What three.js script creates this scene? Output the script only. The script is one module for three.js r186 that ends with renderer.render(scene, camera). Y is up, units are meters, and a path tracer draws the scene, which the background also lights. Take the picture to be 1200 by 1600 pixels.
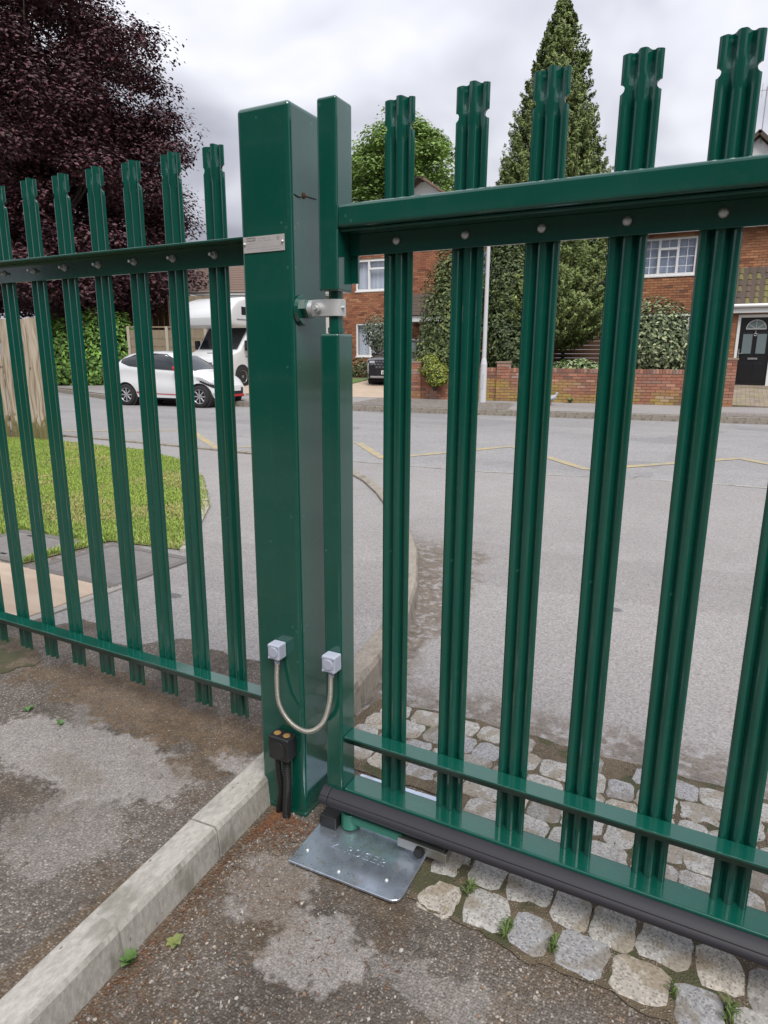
import * as THREE from 'three';
import { RoundedBoxGeometry } from 'three/addons/geometries/RoundedBoxGeometry.js';
import { mergeGeometries, mergeVertices, toCreasedNormals } from 'three/addons/utils/BufferGeometryUtils.js';
import { FontLoader } from 'three/addons/loaders/FontLoader.js';
import { TextGeometry } from 'three/addons/geometries/TextGeometry.js';

// ---------- camera ----------
const scene = new THREE.Scene();
const D2R = Math.PI / 180;
const camera = new THREE.PerspectiveCamera(76.08, 0.75, 0.05, 900);
camera.position.set(0.687, 1.27, 1.367);
camera.rotation.order = 'YXZ';
camera.rotation.set(-13.149 * D2R, 27.538 * D2R, 0.353 * D2R);

// ---------- noise ----------
function hsh(i, j, s) { let h = (i * 374761393 + j * 668265263 + s * 974634777) | 0; h = Math.imul(h ^ (h >>> 13), 1274126177); h ^= h >>> 16; return (h >>> 0) / 4294967296; }
function vn(x, y, s) {
  const i = Math.floor(x), j = Math.floor(y); let u = x - i, v = y - j; u = u * u * (3 - 2 * u); v = v * v * (3 - 2 * v);
  const a = hsh(i, j, s), b = hsh(i + 1, j, s), c = hsh(i, j + 1, s), d = hsh(i + 1, j + 1, s);
  return a + (b - a) * u + (c - a) * v + (a - b - c + d) * u * v;
}
function fbm(x, y, s, o = 4) { let t = 0, a = 0.5, n = 0; for (let k = 0; k < o; k++) { t += a * vn(x, y, s + k * 17); n += a; a *= 0.5; x = x * 2.03 + 7.1; y = y * 2.03 + 3.7; } return t / n; }
const wl = [0, 0, 0];
function worley(x, y, s) {
  const i = Math.floor(x), j = Math.floor(y); let d1 = 9, d2 = 9, id = 0;
  for (let a = -1; a <= 1; a++) for (let b = -1; b <= 1; b++) {
    const h = hsh(i + a, j + b, s), px = i + a + 0.15 + 0.7 * h, py = j + b + 0.15 + 0.7 * hsh(i + a, j + b, s + 5), dx = px - x, dy = py - y, d = dx * dx + dy * dy;
    if (d < d1) { d2 = d1; d1 = d; id = hsh(i + a, j + b, s + 9); } else if (d < d2) d2 = d;
  }
  wl[0] = Math.sqrt(d1); wl[1] = Math.sqrt(d2); wl[2] = id; return wl;
}
const ss = (a, b, x) => { const t = Math.min(1, Math.max(0, (x - a) / (b - a))); return t * t * (3 - 2 * t); };
const mix = (a, b, t) => a + (b - a) * t;
const mix3 = (a, b, t) => [a[0] + (b[0] - a[0]) * t, a[1] + (b[1] - a[1]) * t, a[2] + (b[2] - a[2]) * t];
function rng(seed) { let a = seed >>> 0; return () => { a = (a + 0x6D2B79F5) | 0; let t = Math.imul(a ^ (a >>> 15), 1 | a); t = (t + Math.imul(t ^ (t >>> 7), 61 | t)) ^ t; return ((t ^ (t >>> 14)) >>> 0) / 4294967296; }; }

// ---------- sky: overcast cloud deck ----------
{
  const W = 1024, H = 512, data = new Float32Array(W * H * 4);
  for (let j = 0; j < H; j++) for (let i = 0; i < W; i++) {
    const ph = ((i + 0.5) / W - 0.5) * 2 * Math.PI, el = ((j + 0.5) / H - 0.5) * Math.PI, k = (j * W + i) * 4;
    const se = Math.sin(el), ce = Math.cos(el), dx = Math.cos(ph) * ce, dz = Math.sin(ph) * ce;
    const s = Math.max(se, 0), q = 1.25 / (s + 0.22), x = dx * q, z = dz * q;
    const wx = fbm(x * 0.9 + 11, z * 0.9, 3, 4) - 0.5;
    const n = fbm(x * 0.95 + wx * 1.6 + 3.1, z * 0.95 + wx * 1.2 + 8.2, 41, 6), m = fbm(x * 2.6 + wx * 2, z * 2.6 + 20, 77, 5);
    const c = 0.72 * n + 0.28 * m;                                  // cloud thickness
    const L = 0.195 * (1 + 1.7 * s) * (1 + 2.9 * (0.5 - c));
    const b = ss(0.36, 0.62, c);
    data[k] = L * mix(0.965, 0.935, b); data[k + 1] = L * mix(0.98, 0.965, b); data[k + 2] = L * mix(1.075, 1.13, b); data[k + 3] = 1;
  }
  const t = new THREE.DataTexture(data, W, H, THREE.RGBAFormat, THREE.FloatType);
  t.mapping = THREE.EquirectangularReflectionMapping; t.magFilter = THREE.LinearFilter; t.minFilter = THREE.LinearFilter; t.needsUpdate = true;
  scene.background = t; scene.environment = t;
}
const sun = new THREE.DirectionalLight(new THREE.Color(1, 0.965, 0.9), 1.5);
sun.position.set(16, 40, 13); sun.target.position.set(-4, 0, -8); sun.castShadow = true; sun.shadow.radius = 60;
sun.shadow.mapSize.set(2048, 2048);
Object.assign(sun.shadow.camera, { left: -40, right: 40, top: 40, bottom: -40, near: 1, far: 140 });
scene.add(sun, sun.target);
const renderer = new THREE.WebGLRenderer({ antialias: true });
renderer.toneMapping = THREE.LinearToneMapping; renderer.toneMappingExposure = 2.25; renderer.shadowMap.enabled = true;

// ---------- helpers ----------
const names = new Map();
function numbered(n) { const c = names.get(n) || 0; names.set(n, c + 1); return c ? n + '_' + String(c).padStart(3, '0') : n; }
const sh = o => { o.castShadow = o.receiveShadow = true; return o; };
function thing(name, label, category, pos = [0, 0, 0], turn = 0, group) {
  const o = new THREE.Group(); o.name = numbered(name); o.position.set(...pos); o.rotation.y = turn; o.userData = { label, category };
  if (group) o.userData.group = group; scene.add(o); return o;
}
function part(name, geo, mat, parent, label) { const m = sh(new THREE.Mesh(geo, mat)); m.name = name; if (label) m.userData.label = label; parent.add(m); return m; }
function solo(name, geo, mat, label, category, group) { const m = sh(new THREE.Mesh(geo, mat)); m.name = numbered(name); m.userData = { label, category }; if (group) m.userData.group = group; scene.add(m); return m; }
function struct(name, geo, mat) { const m = sh(new THREE.Mesh(geo, mat)); m.name = numbered(name); m.userData = { kind: 'structure' }; scene.add(m); return m; }
function structGroup(name) { const g = new THREE.Group(); g.name = numbered(name); g.userData = { kind: 'structure' }; scene.add(g); return g; }
const lin = (r, g, b) => new THREE.Color().setRGB(r, g, b);
const M = (r, g, b, rough = 0.8, o = {}) => new THREE.MeshStandardMaterial({ color: lin(r, g, b), roughness: rough, ...o });
const toS = v => { v = v < 0 ? 0 : v > 1 ? 1 : v; return v <= 0.0031308 ? v * 12.92 * 255 : (1.055 * Math.pow(v, 1 / 2.4) - 0.055) * 255; };
const LUT = new Uint8Array(4097); for (let i = 0; i <= 4096; i++) LUT[i] = Math.round(toS(i / 4096));
const enc = v => LUT[v <= 0 ? 0 : v >= 1 ? 4096 : (v * 4096) | 0];
// fn(i, j, out) writes linear r, g, b and a height 0..1
function texPair(w, h, fn, bump = true) {
  const c = new Uint8Array(w * h * 4), b = bump ? new Uint8Array(w * h * 4) : null, o = [0, 0, 0, 0.5];
  for (let j = 0; j < h; j++) for (let i = 0; i < w; i++) {
    fn(i, j, o); const k = (j * w + i) * 4;
    c[k] = enc(o[0]); c[k + 1] = enc(o[1]); c[k + 2] = enc(o[2]); c[k + 3] = 255;
    if (b) { const v = Math.max(0, Math.min(255, o[3] * 255)); b[k] = b[k + 1] = b[k + 2] = v; b[k + 3] = 255; }
  }
  const mk = (d, s) => { const t = new THREE.DataTexture(d, w, h); t.wrapS = t.wrapT = THREE.RepeatWrapping; t.magFilter = THREE.LinearFilter; t.minFilter = THREE.LinearMipmapLinearFilter; t.generateMipmaps = true; if (s) t.colorSpace = THREE.SRGBColorSpace; t.needsUpdate = true; return t; };
  return { map: mk(c, true), bump: b ? mk(b, false) : null };
}
function texMat(p, rough, bumpScale = 0, o = {}) { const m = new THREE.MeshStandardMaterial({ map: p.map, roughness: rough, ...o }); if (p.bump && bumpScale) { m.bumpMap = p.bump; m.bumpScale = bumpScale; } return m; }
function bx(w, h, d, x = 0, y = 0, z = 0, r = 0, seg = 2) { const g = r ? new RoundedBoxGeometry(w, h, d, seg, r) : new THREE.BoxGeometry(w, h, d); g.translate(x, y, z); return g; }
const span = (x0, x1, y0, y1, z0, z1, r = 0) => bx(x1 - x0, y1 - y0, z1 - z0, (x0 + x1) / 2, (y0 + y1) / 2, (z0 + z1) / 2, r);
function cyl(r0, r1, h, x, y, z, seg = 20, axis = 'y') { const g = new THREE.CylinderGeometry(r1, r0, h, seg); if (axis === 'x') g.rotateZ(-Math.PI / 2); if (axis === 'z') g.rotateX(Math.PI / 2); g.translate(x, y, z); return g; }
function tube(pts, r, n = 40, seg = 8) { return new THREE.TubeGeometry(new THREE.CatmullRomCurve3(pts.map(p => new THREE.Vector3(...p))), n, r, seg); }
const clean = g => { g = g.index ? g.toNonIndexed() : g; for (const k of Object.keys(g.attributes)) if (!['position', 'normal', 'uv', 'color'].includes(k)) g.deleteAttribute(k); return g; };
const merge = l => mergeGeometries(l.map(clean));
function tint(g, c) { const n = g.attributes.position.count, a = new Float32Array(n * 3); for (let i = 0; i < n; i++) a.set(c, i * 3); g.setAttribute('color', new THREE.BufferAttribute(a, 3)); return g; }
function boxUV(g, s = 1) { g = g.index ? g.toNonIndexed() : g; g.computeVertexNormals(); const p = g.attributes.position, n = g.attributes.normal, uv = new Float32Array(p.count * 2); for (let i = 0; i < p.count; i++) { const a = Math.abs(n.getX(i)), b = Math.abs(n.getY(i)), c = Math.abs(n.getZ(i)); const [u, v] = b >= a && b >= c ? [p.getX(i), p.getZ(i)] : a >= c ? [p.getZ(i), p.getY(i)] : [p.getX(i), p.getY(i)]; uv[i * 2] = u / s; uv[i * 2 + 1] = v / s; } g.setAttribute('uv', new THREE.BufferAttribute(uv, 2)); return g; }
function planUV(g, x0, z0, w, h) { const p = g.attributes.position, uv = new Float32Array(p.count * 2); for (let i = 0; i < p.count; i++) { uv[i * 2] = (p.getX(i) - x0) / w; uv[i * 2 + 1] = (p.getZ(i) - z0) / h; } g.setAttribute('uv', new THREE.BufferAttribute(uv, 2)); return g; }
function shapeXZ(pts) { return new THREE.Shape(pts.map(([x, z]) => new THREE.Vector2(x, -z))); }
function sheet(pts, y, rect) { const g = new THREE.ShapeGeometry(shapeXZ(pts)); g.rotateX(-Math.PI / 2); g.translate(0, y, 0); return planUV(g, ...rect); }
function slabXZ(pts, y0, y1, rect) { const g = new THREE.ExtrudeGeometry(shapeXZ(pts), { depth: y1 - y0, bevelEnabled: false }); g.rotateX(-Math.PI / 2); g.translate(0, y0, 0); return rect ? planUV(g, ...rect) : g; }
function extrudeXY(pts, z0, z1, bevel = 0) { const g = new THREE.ExtrudeGeometry(new THREE.Shape(pts.map(p => new THREE.Vector2(...p))), { depth: z1 - z0 - 2 * bevel, bevelEnabled: bevel > 0, bevelSize: bevel, bevelThickness: bevel, bevelOffset: -bevel, bevelSegments: 2 }); g.translate(0, 0, z0 + bevel); return g; }
function quadMesh(rows) { // rows of [x,y,z]
  const n = rows.length, m = rows[0].length, pos = [], uv = [], idx = [];
  rows.forEach((r, j) => r.forEach((p, i) => { pos.push(...p); uv.push(p[0], p[2]); }));
  for (let j = 0; j < n - 1; j++) for (let i = 0; i < m - 1; i++) { const a = j * m + i; idx.push(a, a + 1, a + m, a + 1, a + m + 1, a + m); }
  const g = new THREE.BufferGeometry(); g.setAttribute('position', new THREE.Float32BufferAttribute(pos, 3)); g.setAttribute('uv', new THREE.Float32BufferAttribute(uv, 2)); g.setIndex(idx); g.computeVertexNormals(); return g;
}

// ---------- ground textures ----------
const blob = (x, z, cx, cz, rx, rz, s = 1, seed = 1) => { const n = (fbm(x * 5, z * 5, seed, 4) - 0.5) * 1.3 + (fbm(x * 26, z * 26, seed + 3, 3) - 0.5) * 0.8 + (vn(x * 90, z * 90, seed + 6) - 0.5) * 0.3; const dx = (x - cx) / rx, dz = (z - cz) / rz; return s * ss(1.12, 0.84, Math.sqrt(dx * dx + dz * dz) + n); };
const NR = [-2.2, -0.85, 3.6, 1.8];          // near tarmac: x0, z0, width, depth in metres
const nearTex = texPair(2048, 1024, (i, j, o) => {
  const x = NR[0] + (i + 0.5) / 2048 * NR[2], z = NR[1] + (j + 0.5) / 1024 * NR[3];
  const big = fbm(x * 3.1, z * 3.1, 5, 4), fine = fbm(x * 40, z * 40, 8, 3);
  worley(x / 0.0062, z / 0.0062, 21); const stone = ss(0.5, 0.25, wl[0]), id = wl[2], ed = wl[1] - wl[0];
  let c = mix3([0.058, 0.046, 0.036], [0.135, 0.112, 0.092], ss(0.3, 0.7, big * 0.6 + fine * 0.4));
  const st = mix3([0.085, 0.075, 0.068], [0.40, 0.365, 0.325], id * id * id);
  c = mix3(c, st, stone * (0.45 + 0.5 * ss(0.35, 0.65, big)));
  const left = x < -0.42 - 0.06 * z;
  let light, moss;
  if (left) {
    light = Math.max(blob(x, z, -0.95, 0.22, 0.34, 0.15, 1, 31), blob(x, z, -0.47, 0.02, 0.13, 0.045, 1, 33), blob(x, z, -0.72, 0.45, 0.16, 0.14, 0.55, 35), blob(x, z, -1.15, -0.02, 0.2, 0.1, 0.5, 36));
    moss = Math.max(blob(x, z, -0.95, -0.08, 0.62, 0.13, 1, 37), blob(x, z, -0.62, 0.10, 0.14, 0.07, 0.7, 38), 0.4 * ss(0.52, 0.7, fbm(x * 6, z * 6, 91, 4)));
  } else {
    light = Math.max(blob(x, z, 0.0, 0.40, 0.12, 0.10, 1, 51), blob(x, z, -0.2, 0.30, 0.10, 0.09, 0.75, 52), blob(x, z, 0.27, 0.36, 0.16, 0.07, 0.55, 53), blob(x, z, 0.62, 0.5, 0.3, 0.12, 0.45, 54));
    moss = Math.max(0.85 * ss(0.25, 0.0, x + 0.37 + 0.04 * z + (fine - 0.5) * 0.25), 0.6 * ss(0.5, 0.68, fbm(x * 7, z * 7, 93, 4)));
  }
  const sp = vn(x * 330, z * 330, 61);
  c = mix3(c, mix3([0.20, 0.185, 0.175], [0.36, 0.335, 0.32], 0.55 * sp + 0.45 * fine), light * (0.70 - 0.40 * ss(0.6, 0.9, id) * stone));
  c = mix3(c, mix3([0.060, 0.042, 0.026], [0.150, 0.095, 0.048], fbm(x * 55, z * 55, 66, 3)), moss * 0.88 * (1 - 0.65 * stone * id));
  const g = 0.72 + 0.56 * sp; o[0] = c[0] * g; o[1] = c[1] * g; o[2] = c[2] * g;
  o[3] = 0.25 + 0.3 * fine + 0.45 * stone * (1 - 0.6 * light) * ss(0, 0.2, ed) + 0.1 * sp;
});
const DR = [-4.6, -6.6, 8.2, 6.4];           // access drive between gate and road
const driveTex = texPair(2048, 1600, (i, j, o) => {
  const x = DR[0] + (i + 0.5) / 2048 * DR[2], z = DR[1] + (j + 0.5) / 1600 * DR[3];
  const big = fbm(x * 0.9, z * 0.9, 105, 4), mid = fbm(x * 5, z * 5, 106, 3), gr = vn(x * 210, z * 210, 107), g2 = hsh(i, j, 12);
  let c = mix3([0.238, 0.223, 0.217], [0.326, 0.309, 0.301], 0.65 * big + 0.35 * mid);
  c = mix3(c, [0.21, 0.195, 0.19], 0.4 * ss(0.02, -0.02, Math.abs(z + 2.55 + 0.1 * (x + 0.3)) - 0.42 + (mid - 0.5) * 0.12) * ss(1.5, 0.4, Math.abs(x - 0.4) * 0.6));
  // dirt gathered along the kerb line and by the setts, broken outline
  const kx = -0.40 - 0.06 * Math.max(0, -z - 0.6) - 0.11 * Math.pow(Math.max(0, -z - 1.1), 1.55);
  const dk = x - kx + (mid - 0.5) * 0.22; const dirt = ss(0.11, 0.02, dk) * ss(-3.1, -2.5, z);
  const dr2 = ss(0.16, 0.0, Math.abs(z + 0.72 + (fbm(x * 4, 1, 9, 3) - 0.5) * 0.18) - 0.03);
  const dm = Math.max(dirt, dr2 * 0.85) * ss(0.25, 0.55, fbm(x * 14, z * 14, 112, 4) + 0.15);
  c = mix3(c, mix3([0.06, 0.045, 0.032], [0.18, 0.14, 0.10], fbm(x * 40, z * 40, 113, 2)), 0.78 * dm * ss(0.3, 0.6, fbm(x * 33, z * 33, 117, 3) + 0.08));
  // cracks
  const ck = Math.abs(fbm(x * 1.3 + 4, z * 1.1 + 2, 115, 4) - 0.5) ; c = mix3(c, [0.12, 0.11, 0.104], 0.5 * ss(0.0018, 0.0006, ck) * ss(0.6, 0.72, fbm(x * 0.7, z * 0.7, 118, 2)));
  const wd = Math.hypot((x - 0.26) / 0.055, (z + 2.05) / 0.035); c = mix3(c, [0.09, 0.09, 0.095], 0.75 * ss(1.1, 0.8, wd));
  const k = 0.56 + 0.62 * gr + 0.36 * (g2 - 0.3); o[0] = c[0] * k; o[1] = c[1] * k; o[2] = c[2] * k; o[3] = 0.5 * gr + 0.5 * mid;
});
const roadTex = texPair(2048, 1024, (i, j, o) => {
  const x = i / 2048 * 30, z = j / 1024 * 12;
  const big = fbm(x * 0.35, z * 1.3, 205, 4), mid = fbm(x * 3, z * 3, 206, 3), gr = hsh(i, j, 207);
  let c = mix3([0.20, 0.193, 0.193], [0.30, 0.291, 0.289], 0.6 * big + 0.4 * mid);
  const pt = vn(x * 0.5 + 3, z * 1.1, 208) > 0.7 ? 1 : 0; c = mix3(c, [0.19, 0.185, 0.187], 0.6 * pt);
  const ck = Math.abs(fbm(x * 0.8 + 4, z * 1.6 + 2, 215, 4) - 0.5); c = mix3(c, [0.06, 0.058, 0.058], 0.7 * ss(0.006, 0.002, ck) * ss(0.5, 0.6, fbm(x * 0.5, z * 0.5, 218, 2)));
  const k = 0.74 + 0.52 * gr; o[0] = c[0] * k; o[1] = c[1] * k; o[2] = c[2] * k; o[3] = gr;
}, false);
const concTex = texPair(1024, 512, (i, j, o) => {
  const x = i / 1024, z = j / 512 * 0.5; const a = fbm(x * 12, z * 12, 301, 4), b = fbm(x * 90, z * 90, 303, 3), sp = hsh(i, j, 304);
  let c = mix3([0.20, 0.188, 0.165], [0.50, 0.475, 0.43], 0.4 * a + 0.6 * b);
  c = mix3(c, [0.14, 0.135, 0.105], 0.55 * ss(0.58, 0.76, fbm(x * 9 + 5, z * 9, 306, 5)));
  const pit = worley(x * 45, z * 45, 308)[0]; c = mix3(c, [0.07, 0.06, 0.05], (wl[2] > 0.965 ? 0.8 : 0) * ss(0.22, 0.08, pit));
  const k = 0.86 + 0.26 * sp; o[0] = c[0] * k; o[1] = c[1] * k; o[2] = c[2] * k; o[3] = 0.6 * b + 0.3 * sp;
});
const granTex = texPair(512, 512, (i, j, o) => {
  const x = i / 512, z = j / 512; const sp = worley(x * 60, z * 60, 401)[2], b = fbm(x * 30, z * 30, 402, 3), a = fbm(x * 6, z * 6, 403, 4);
  let c = mix3([0.25, 0.24, 0.225], [0.47, 0.455, 0.43], 0.6 * b + 0.4 * a);
  if (sp > 0.83) c = mix3(c, [0.13, 0.125, 0.12], 0.6); else if (sp < 0.15) c = mix3(c, [0.55, 0.52, 0.48], 0.6);
  c = mix3(c, [0.20, 0.155, 0.095], 0.55 * ss(0.56, 0.7, fbm(x * 5 + 9, z * 5, 406, 4)));
  o[0] = c[0]; o[1] = c[1]; o[2] = c[2]; o[3] = 0.6 * b + 0.4 * a;
});
const soilTex = texPair(1024, 1024, (i, j, o) => {
  const x = i / 1024, z = j / 1024; const a = fbm(x * 7, z * 7, 501, 4), b = fbm(x * 60, z * 60, 502, 3); worley(x * 130, z * 130, 504);
  let c = mix3([0.040, 0.030, 0.020], [0.16, 0.12, 0.075], 0.5 * a + 0.5 * b); const st = ss(0.45, 0.2, wl[0]) * (wl[2] > 0.55 ? 1 : 0.2);
  c = mix3(c, mix3([0.12, 0.1, 0.08], [0.42, 0.36, 0.28], wl[2] * wl[2]), 0.6 * st); c = mix3(c, [0.045, 0.055, 0.02], 0.7 * ss(0.50, 0.64, fbm(x * 9, z * 9, 507, 3)));
  o[0] = c[0]; o[1] = c[1]; o[2] = c[2]; o[3] = 0.4 * b + 0.6 * st;
});
const turfTex = texPair(1024, 1024, (i, j, o) => {
  const x = i / 1024 * 6, z = j / 1024 * 6; const a = fbm(x * 1.6, z * 1.6, 601, 4), b = fbm(x * 22, z * 22, 602, 3), h = hsh(i, j, 603);
  let c = mix3([0.08, 0.10, 0.028], [0.20, 0.23, 0.07], 0.5 * a + 0.5 * b); c = mix3(c, [0.22, 0.18, 0.08], 0.6 * ss(0.52, 0.72, fbm(x * 2.3, z * 2.3, 606, 4)));
  const k = 0.7 + 0.6 * h; o[0] = c[0] * k; o[1] = c[1] * k; o[2] = c[2] * k; o[3] = b;
});
const woodTex = (c0, c1, seed) => texPair(256, 1024, (i, j, o) => {
  const x = i / 256, y = j / 1024; const w = fbm(x * 3, y * 3, seed, 3); const g = fbm(x * 38 + w * 6, y * 4, seed + 2, 4), f = vn(x * 180, y * 12, seed + 5);
  const kn = Math.hypot((x - 0.37) * 1.0, (y - 0.62) * 3.2), kn2 = Math.hypot((x - 0.7), (y - 0.2) * 3.2);
  let c = mix3(c0, c1, 0.7 * g + 0.3 * f); const kk = Math.max(ss(0.06, 0.02, kn), ss(0.05, 0.02, kn2)); c = mix3(c, [c0[0] * 0.5, c0[1] * 0.42, c0[2] * 0.38], kk * 0.8);
  o[0] = c[0]; o[1] = c[1]; o[2] = c[2]; o[3] = g;
});
const MAT = {
  near: texMat(nearTex, 0.93, 0.006), drive: texMat(driveTex, 0.92, 0.002), road: texMat(roadTex, 0.9),
  conc: texMat(concTex, 0.92, 0.0018), gran: texMat(granTex, 0.8, 0.002), soil: texMat(soilTex, 0.97, 0.005), turf: texMat(turfTex, 0.97, 0.01),
};

// ---------- ground ----------
const KZ = [[-400, -160], [-60, -31], [-22.5, -15.6], [-15.9, -12.95], [-10, -13.05], [-6.4, -13.5], [1.4, -14.7], [30, -19], [400, -75]];
function kerbZ(x) { for (let i = 0; i < KZ.length - 1; i++) if (x <= KZ[i + 1][0]) { const t = (x - KZ[i][0]) / (KZ[i + 1][0] - KZ[i][0]); return mix(KZ[i][1], KZ[i + 1][1], t); } return -75; }
const farH = t => t < 2.1 ? 0.12 + 0.035 * t : mix(0.1935, 0.58, Math.min(1, (t - 2.1) / 4.2));
const gy = (x, z) => farH(kerbZ(x) - z);
struct('ground', sheet([[-420, 60], [420, 60], [420, -420], [-420, -420]], -0.03, [0, 0, 6, 6]), MAT.turf);
struct('road', sheet([[-400, -4.9], [400, -4.9], [400, -80], [30, -19.2], [1.4, -14.9], [-6.4, -13.7], [-10, -13.25], [-15.9, -13.2], [-22.5, -15.8], [-60, -31.2], [-400, -160.2]], -0.006, [0, 0, 30, 12]), MAT.road);
struct('access_drive', sheet([[-5.2, -5.75], [-1.9, -5.82], [0.3, -6.3], [3.4, -6.35], [12, -6.5], [12, -0.5], [-0.5, -0.5], [-0.6, -1.0], [-1.2, -2.2], [-1.6, -2.9], [-3.2, -4.6], [-4.2, -5.1]], 0, DR), MAT.drive);
struct('yard_tarmac', sheet([[-0.48, -0.3], [12, -0.3], [12, 30], [-0.2, 30], [-0.2, 1.6]], 0, NR), MAT.near);
// raised pavement left of the kerbs
const kerbOut = [[-0.40, -0.50], [-0.47, -1.0], [-0.62, -1.5], [-0.91, -2.17], [-1.28, -2.82], [-2.07, -3.92], [-2.9, -4.75], [-4.0, -5.2], [-6, -5.35], [-30, -5.35]];
const nearKerb = [[-0.405, -0.6], [-0.405, 0.03], [-0.375, 0.30], [-0.335, 0.74], [-0.25, 1.6], [0.9, 12]];
const ragX = (x0, x1, z, n, amp, seed) => { const o = []; for (let k = 0; k <= n; k++) { const t = k / n; o.push([mix(x0, x1, t), z + (fbm(t * n * 0.3, seed, seed, 4) - 0.5) * 2 * amp]); } return o; };
struct('pavement', slabXZ([...ragX(-6, -0.46, -0.48, 110, 0.20, 5), [-0.46, 0.0], [-0.43, 0.3], [-0.40, 0.74], [-0.31, 1.6], [0.8, 12], [-6, 12]], -0.02, 0.083, NR), MAT.near);
struct('footpath', slabXZ([[-0.46, 0], [-0.46, -0.604], [-0.52, -1.0], [-0.67, -1.5], [-0.96, -2.15], [-1.33, -2.79], [-2.12, -3.88], [-2.93, -4.68], [-4.0, -5.12], [-6, -5.27], [-30, -5.27], [-30, 0]], -0.022, 0.079, [DR[0] - 2, DR[1] + 1.1, 8.2, 6.4]), MAT.drive);
// lawn and slabs, covers
const lawnPts = [[-2.28, -1.58], [-3.0, -2.6], [-4.0, -3.6], [-5.0, -4.32], [-6.0, -4.68], [-8, -4.78], [-16, -4.9], [-16, -0.9], [-2.9, -0.9], [-2.86, -1.5]];
struct('lawn_soil', sheet(lawnPts, 0.086, [0, 0, 6, 6]), MAT.turf);
const slabMat = texMat(texPair(512, 512, (i, j, o) => { const x = i / 512, z = j / 512, a = fbm(x * 4, z * 16, 701, 4), b = hsh(i, j, 702), c = mix3([0.36, 0.275, 0.20], [0.50, 0.40, 0.31], a); o[0] = c[0] * (0.9 + 0.2 * b); o[1] = c[1] * (0.9 + 0.2 * b); o[2] = c[2] * (0.9 + 0.2 * b); o[3] = a; }), 0.9, 0.002);
{ const g = structGroup('paving'); for (let k = 0; k < 3; k++) part('slab', planUV(span(-2.105 - 0.9 * (k + 1) + 0.006, -2.105 - 0.9 * k, 0.0, 0.094, -0.86, -0.33, 0.006), 0, 0, 1, 1), slabMat, g); }
struct('path_edging', merge([span(-2.10, -2.05, 0, 0.090, -0.98, -0.30, 0.005)]), MAT.conc);
{ // timber edging strip beside the lawn
  const e = [[-2.26, -1.56], [-2.99, -2.56], [-3.98, -3.55]]; const l = [];
  for (let i = 0; i < 2; i++) { const [a, b] = [e[i], e[i + 1]], L = Math.hypot(b[0] - a[0], b[1] - a[1]); const g = bx(L, 0.10, 0.05, L / 2, 0.05, 0); g.rotateY(-Math.atan2(b[1] - a[1], b[0] - a[0])); g.translate(a[0], 0, a[1]); l.push(boxUV(g)); }
  struct('lawn_edging', merge(l), MAT.conc);
}
struct('bare_soil', slabXZ(Array.from({ length: 26 }, (_, k) => { const a = k / 26 * 6.283, r = 1 + 0.9 * (fbm(Math.cos(a) * 2 + 4, Math.sin(a) * 2 + 4, 15, 3) - 0.5); return [-1.92 + Math.cos(a) * 0.30 * r, -0.06 - Math.sin(a) * 0.17 * r]; }), 0.03, 0.0865, [0, 0, 0.8, 0.8]), MAT.soil);

// far pavement, verge ground
{
  const xs = []; for (let x = -60; x <= 40; x += 2) xs.push(x);
  const strip = (ts, dy) => ts.map(t => xs.map(x => [x, farH(t) + dy, kerbZ(x) - t]));
  const g1 = quadMesh(strip([0, 0.7, 1.4, 2.12], 0)); { const uv = g1.attributes.uv; for (let i = 0; i < uv.count; i++) uv.setXY(i, uv.getX(i) / 8.2, uv.getY(i) / 6.4); } struct('far_pavement', g1, MAT.drive);
  const g2 = quadMesh(strip([2.1, 3, 4, 5, 6.3, 9, 16, 40, 160], -0.012)); { const uv = g2.attributes.uv; for (let i = 0; i < uv.count; i++) uv.setXY(i, uv.getX(i) / 1.5, uv.getY(i) / 1.5); } struct('garden_ground', g2, MAT.soil);
}
function patchXT(name, x0, x1, t0, t1, dy, mat, s) { const rows = []; for (let j = 0; j <= 8; j++) { const t = mix(t0, t1, j / 8), r = []; for (let i = 0; i <= 8; i++) { const x = mix(x0, x1, i / 8); r.push([x, farH(t) + dy, kerbZ(x) - t]); } rows.push(r); } const g = quadMesh(rows), uv = g.attributes.uv; for (let i = 0; i < uv.count; i++) uv.setXY(i, uv.getX(i) / s, uv.getY(i) / s); return struct(name, g, mat); }
patchXT('house_drive', -10.6, -7.6, 2.12, 9.0, 0.004, slabMat, 1.3);
patchXT('house_lawn', -16, -10.7, 4.6, 6.6, 0.004, M(0.09, 0.15, 0.035, 0.95), 1);
patchXT('bank_path', -14.5, -10.7, 2.12, 4.5, 0.004, slabMat, 1.3);
patchXT('camper_drive', -18.2, -14.6, 2.12, 9.0, 0.004, MAT.drive, 5);

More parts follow.
